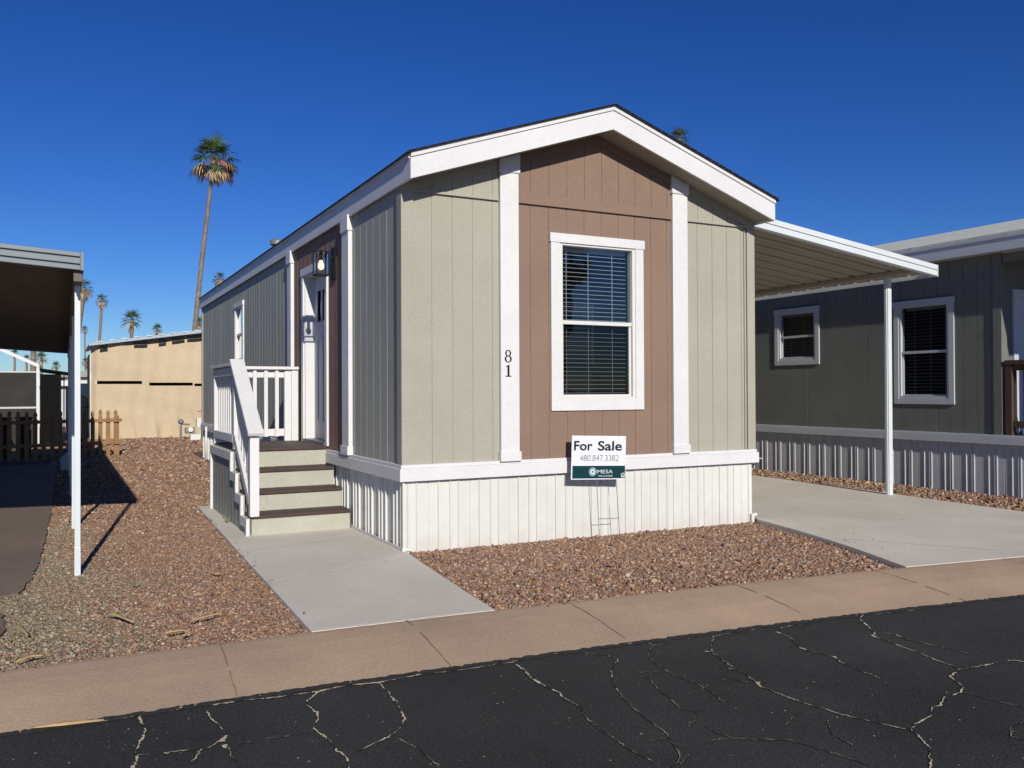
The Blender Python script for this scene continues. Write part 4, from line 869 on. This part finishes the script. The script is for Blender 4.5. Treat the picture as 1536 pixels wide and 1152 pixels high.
for i in range(520):                               # loose grains
    u, v = rnd.uniform(0, 1536), rnd.uniform(900, 1150); p = on(u, v, 2, ZS+.003)
    if p.y > cback(p.x)-cwid(p.x)-.02: continue
    s_ = rnd.choice([.002, .002, .003, .005])*rnd.uniform(.6, 1.3); a = rnd.uniform(0, 6)
    sd_m.quad(*[p+Vector((math.cos(a+k*2.1)*s_*rnd.uniform(.6, 1.3), math.sin(a+k*2.1)*s_, .001)) for k in range(3)])
o = sd_m.build('crack_sand', m_sand); tag(o, kind='stuff')
m_crk = mat('crack_dark', (.012, .012, .012), .95, .1, 5); struct(dk.build('street_cracks', m_crk))  # darker lines drawn along the cracks
# broken asphalt lip along the curb
lp_ = MB(); m_lip = mat('asphalt_lip', (.028, .028, .029), .95, .25, 20, 1, (120, 120, 120), var2=.4, scale2=120)
xx = -5.0; prev = None
while xx < 8.5:
    e = cback(xx)-cwid(xx)+rnd.uniform(-.01, .022); p0 = Vector((xx, e-.03, ZS+.0035)); p1 = Vector((xx, e-.008, ZS+.007+rnd.uniform(0, .004))); p2 = Vector((xx, e+.004+rnd.uniform(0, .018), ZS+.0085))
    if prev: lp_.quad(prev[0], p0, p1, prev[1]); lp_.quad(prev[1], p1, p2, prev[2])
    prev = (p0, p1, p2); xx += .03
struct(lp_.build('asphalt_edge', m_lip))

# ------------------------------------------------------------------ gravel
ICO = None
def ico():
    t = (1+5**.5)/2; v = np.array([(-1, t, 0), (1, t, 0), (-1, -t, 0), (1, -t, 0), (0, -1, t), (0, 1, t), (0, -1, -t), (0, 1, -t), (t, 0, -1), (t, 0, 1), (-t, 0, -1), (-t, 0, 1)])/math.sqrt(1+t*t)
    f = np.array([(0, 11, 5), (0, 5, 1), (0, 1, 7), (0, 7, 10), (0, 10, 11), (1, 5, 9), (5, 11, 4), (11, 10, 2), (10, 7, 6), (7, 1, 8), (3, 9, 4), (3, 4, 2), (3, 2, 6), (3, 6, 8), (3, 8, 9), (4, 9, 5), (2, 4, 11), (6, 2, 10), (8, 6, 7), (9, 8, 1)])
    return v, f
PAL_RED = np.array([(.30, .165, .105), (.245, .13, .085), (.34, .21, .14), (.21, .12, .085), (.36, .25, .18), (.25, .165, .13), (.22, .16, .14), (.42, .31, .23), (.31, .175, .09), (.18, .11, .085)])
PAL_GRY = np.array([(.22, .175, .115), (.25, .21, .145), (.18, .15, .10), (.30, .25, .18), (.25, .165, .11), (.16, .135, .105), (.36, .31, .24), (.21, .18, .12)])
SV, SF, SC = [], [], []; vcount = 0
def scatter(n, xr, yr, ok, size, mixf=None, zoff=None):
    global vcount
    x = nrg.uniform(*xr, n); y = nrg.uniform(*yr, n); k = ok(x, y); x, y = x[k], y[k]; n = len(x)
    if not n: return
    v, f = ico(); s = size*np.exp(nrg.normal(0, .33, n)); jit = nrg.uniform(.6, 1.3, (n, 12, 1))
    sc3 = np.stack([s*nrg.uniform(.8, 1.5, n), s*nrg.uniform(.65, 1.1, n), s*nrg.uniform(.45, .85, n)], 1)
    q = v[None]*jit*sc3[:, None, :]
    t = nrg.uniform(0, 2*np.pi, n); c, s_ = np.cos(t), np.sin(t); p = nrg.normal(0, .45, n); cp, sp = np.cos(p), np.sin(p)
    a = q.copy(); q[:, :, 0] = a[:, :, 0]*cp[:, None]+a[:, :, 2]*sp[:, None]; q[:, :, 2] = -a[:, :, 0]*sp[:, None]+a[:, :, 2]*cp[:, None]
    a = q.copy(); q[:, :, 0] = a[:, :, 0]*c[:, None]-a[:, :, 1]*s_[:, None]; q[:, :, 1] = a[:, :, 0]*s_[:, None]+a[:, :, 1]*c[:, None]
    bz = np.array([bedz(px_, py_) for px_, py_ in zip(x, y)])
    q += np.stack([x, y, bz+(zoff or 0)+s*nrg.uniform(.0, .75, n)], 1)[:, None, :]
    cols = PAL_RED[nrg.integers(0, len(PAL_RED), n)].copy()
    if mixf is not None:
        g = nrg.uniform(0, 1, n) < mixf(x, y); cols[g] = PAL_GRY[nrg.integers(0, len(PAL_GRY), g.sum())]
    cols *= nrg.uniform(.75, 1.25, (n, 1))
    SV.append(q.reshape(-1, 3)); SF.append((f[None]+(np.arange(n)*12)[:, None, None]+vcount).reshape(-1, 3)); SC.append(np.repeat(cols, 12, 0)); vcount += n*12
cbv = np.vectorize(cback)
def inpoly(poly):
    P_ = np.array(poly)
    def fn_(x, y):
        r = np.zeros(len(x), bool); j = len(P_)-1
        for i in range(len(P_)):
            xi, yi = P_[i]; xj, yj = P_[j]
            with np.errstate(divide='ignore', invalid='ignore'): r ^= ((yi > y) != (yj > y)) & (x < (xj-xi)*(y-yi)/(yj-yi+1e-12)+xi)
            j = i
        return r
    return fn_
in_walk, in_drive, in_pad = inpoly(wk_poly), inpoly(dr_poly), inpoly(pts)
def free(x, y): return (~in_walk(x, y)) & (~in_drive(x, y)) & (~in_pad(x, y)) & (y > cbv(x)+.008)
notw = lambda x, y: ~((x > -.02) & (x < W+.0) & (y > .0) & (y < L)) & ~((x > NX-.0) & (y > -2.6))
scatter(72000, (-.2, 4.1), (-2.8, .02), lambda x, y: free(x, y) & (y < .02), .0095)
grf = lambda x, y: np.clip((-1.95-x)*1.0-.07*np.maximum(y, 0)+.12*np.sin(x*5+y*3), 0, .9)
scatter(105000, (-3.3, -1.2), (-2.3, 3.2), lambda x, y: free(x, y) & (nrg.uniform(0, 1, len(x)) > .15), .0073, grf)
scatter(36000, (-3.2, 0.0), (3.2, 8), lambda x, y: free(x, y) & ~((x > -1.03) & (y < 3.85)), .0112, lambda x, y: grf(x, y)*.5)
scatter(20000, (-2.9, 0), (8, 15), lambda x, y: free(x, y) & (x < -.0), .018)
scatter(9000, (-3.4, 2.2), (15, 21.9), lambda x, y: free(x, y) & ~((x > -.0) & (y < L)), .030)
scatter(700, (-3.2, 3.3), (-2.9, -2.0), lambda x, y: (y < cbv(x)-.005) & (y > cbv(x)-.02-.13*nrg.uniform(0, 1, len(x))**2) & ~((x > -1.45) & (x < -.15)), .0075, grf, .033)
scatter(45, (-1.36, -1.2), (-2.1, 3), lambda x, y: in_walk(x, y) & ~in_walk(x-.06, y), .0075, None, .034)
scatter(14000, (7.0, 8.5), (-2.6, 9), lambda x, y: free(x, y), .016)
VV = np.concatenate(SV); FF = np.concatenate(SF); CC = np.concatenate(SC)
me = bpy.data.meshes.new('gravel'); me.vertices.add(len(VV)); me.vertices.foreach_set('co', VV.astype(np.float32).ravel())
me.loops.add(FF.size); me.loops.foreach_set('vertex_index', FF.astype(np.int32).ravel()); me.polygons.add(len(FF))
me.polygons.foreach_set('loop_start', np.arange(0, FF.size, 3, dtype=np.int32)); me.polygons.foreach_set('loop_total', np.full(len(FF), 3, dtype=np.int32))
me.update(calc_edges=True)
ca_ = me.color_attributes.new('Col', 'FLOAT_COLOR', 'POINT'); ca_.data.foreach_set('color', np.concatenate([CC, np.ones((len(CC), 1))], 1).astype(np.float32).ravel())
me.materials.append(m_stone); go = bpy.data.objects.new('gravel', me); COL.objects.link(go); tag(go, 'reddish brown crushed gravel covering the yard', 'gravel', kind='stuff')

# specks on the driveway and curb
dbm = MB()
for i in range(46):
    u, v = (rnd.gauss(1230, 60), rnd.gauss(815, 14)) if i < 40 else (rnd.uniform(1150, 1500), rnd.uniform(760, 840))
    p = on(u, v, 2, .002)
    if not in_drive(np.array([p.x]), np.array([p.y]))[0]: continue
    s_ = rnd.choice([.004, .005, .006, .014 if i < 4 else .005]); dbm.box(p.x-s_, p.x+s_, p.y-s_*.7, p.y+s_*.7, .002, .002+s_*.8)
tag(dbm.build('debris', m_terra), 'dark specks of grit scattered on the driveway', 'debris', kind='stuff')

# dried palm scraps and a weed
def scrap(pix, z, wd, label, curl=.006):
    P3 = [on(u, v, 2, z) for u, v in pix]; mb = MB(); N_ = 14; L_ = []
    for i in range(N_+1):
        f = i/N_*(len(P3)-1); k = min(int(f), len(P3)-2); p = P3[k].lerp(P3[k+1], f-k); d = (P3[k+1]-P3[k]).normalized(); nr_ = Vector((-d.y, d.x, 0)); h = wd*(.25+math.sin(math.pi*min(1, i/N_*.95+.05)))*.6
        c = Vector((0, 0, curl*math.sin(i/N_*math.pi))); L_ += [p-nr_*h+c, p+c+Vector((0, 0, .006)), p+nr_*h+c]
    fs = []
    for i in range(N_): fs += [(3*i, 3*i+1, 3*i+4, 3*i+3), (3*i+1, 3*i+2, 3*i+5, 3*i+4)]
    mb.add(L_, fs); o = mb.build('palm_debris', m_straw, smooth=True); sm = o.modifiers.new('thick', 'SOLIDIFY'); sm.thickness = .003
    tag(o, label, 'palm debris', 'dry palm scraps on the ground')
scrap([(162, 922), (175, 924), (200, 934)], .015, .022, 'curled dry frond scrap on the gravel, nearest the left carport post')
scrap([(286, 932), (312, 926), (334, 920)], .015, .014, 'longest straight dry straw on the red gravel left of the walk')
scrap([(248, 950), (270, 948), (280, 947)], .012, .008, 'thin dry straw on the gravel close to the curb')
scrap([(274, 955), (290, 949)], .012, .010, 'short dry straw beside the thin straw near the curb')
scrap([(24, 994), (45, 987), (64, 984)], .012, .012, 'dry straw at the gravel edge by the left end of the curb')
scrap([(26, 937), (34, 946), (42, 954)], .012, .014, 'dry flake on the gravel beside the brown parking pad')
scrap([(50, 1092), (95, 1088), (156, 1081)], ZS+.006, .028, 'long orange palm strip lying in the seam between curb and street')
wd3 = MB(); c = Vector((-1.085, 2.48, 0))
for i in range(9):
    a = rnd.uniform(0, 6.28); d = Vector((math.cos(a)*.5, math.sin(a)*.5, 1)).normalized(); wd3.c += []
    blade(wd3, c+Vector((-.02, 0, 0)), d, Vector((.3, .2, 1)), rnd.uniform(.08, .17), .008, .5, (.1, .17, .04))
wo_ = wd3.build('weed', m_weed); tag(wo_, 'small green weed growing against the side of the entry steps', 'weed')
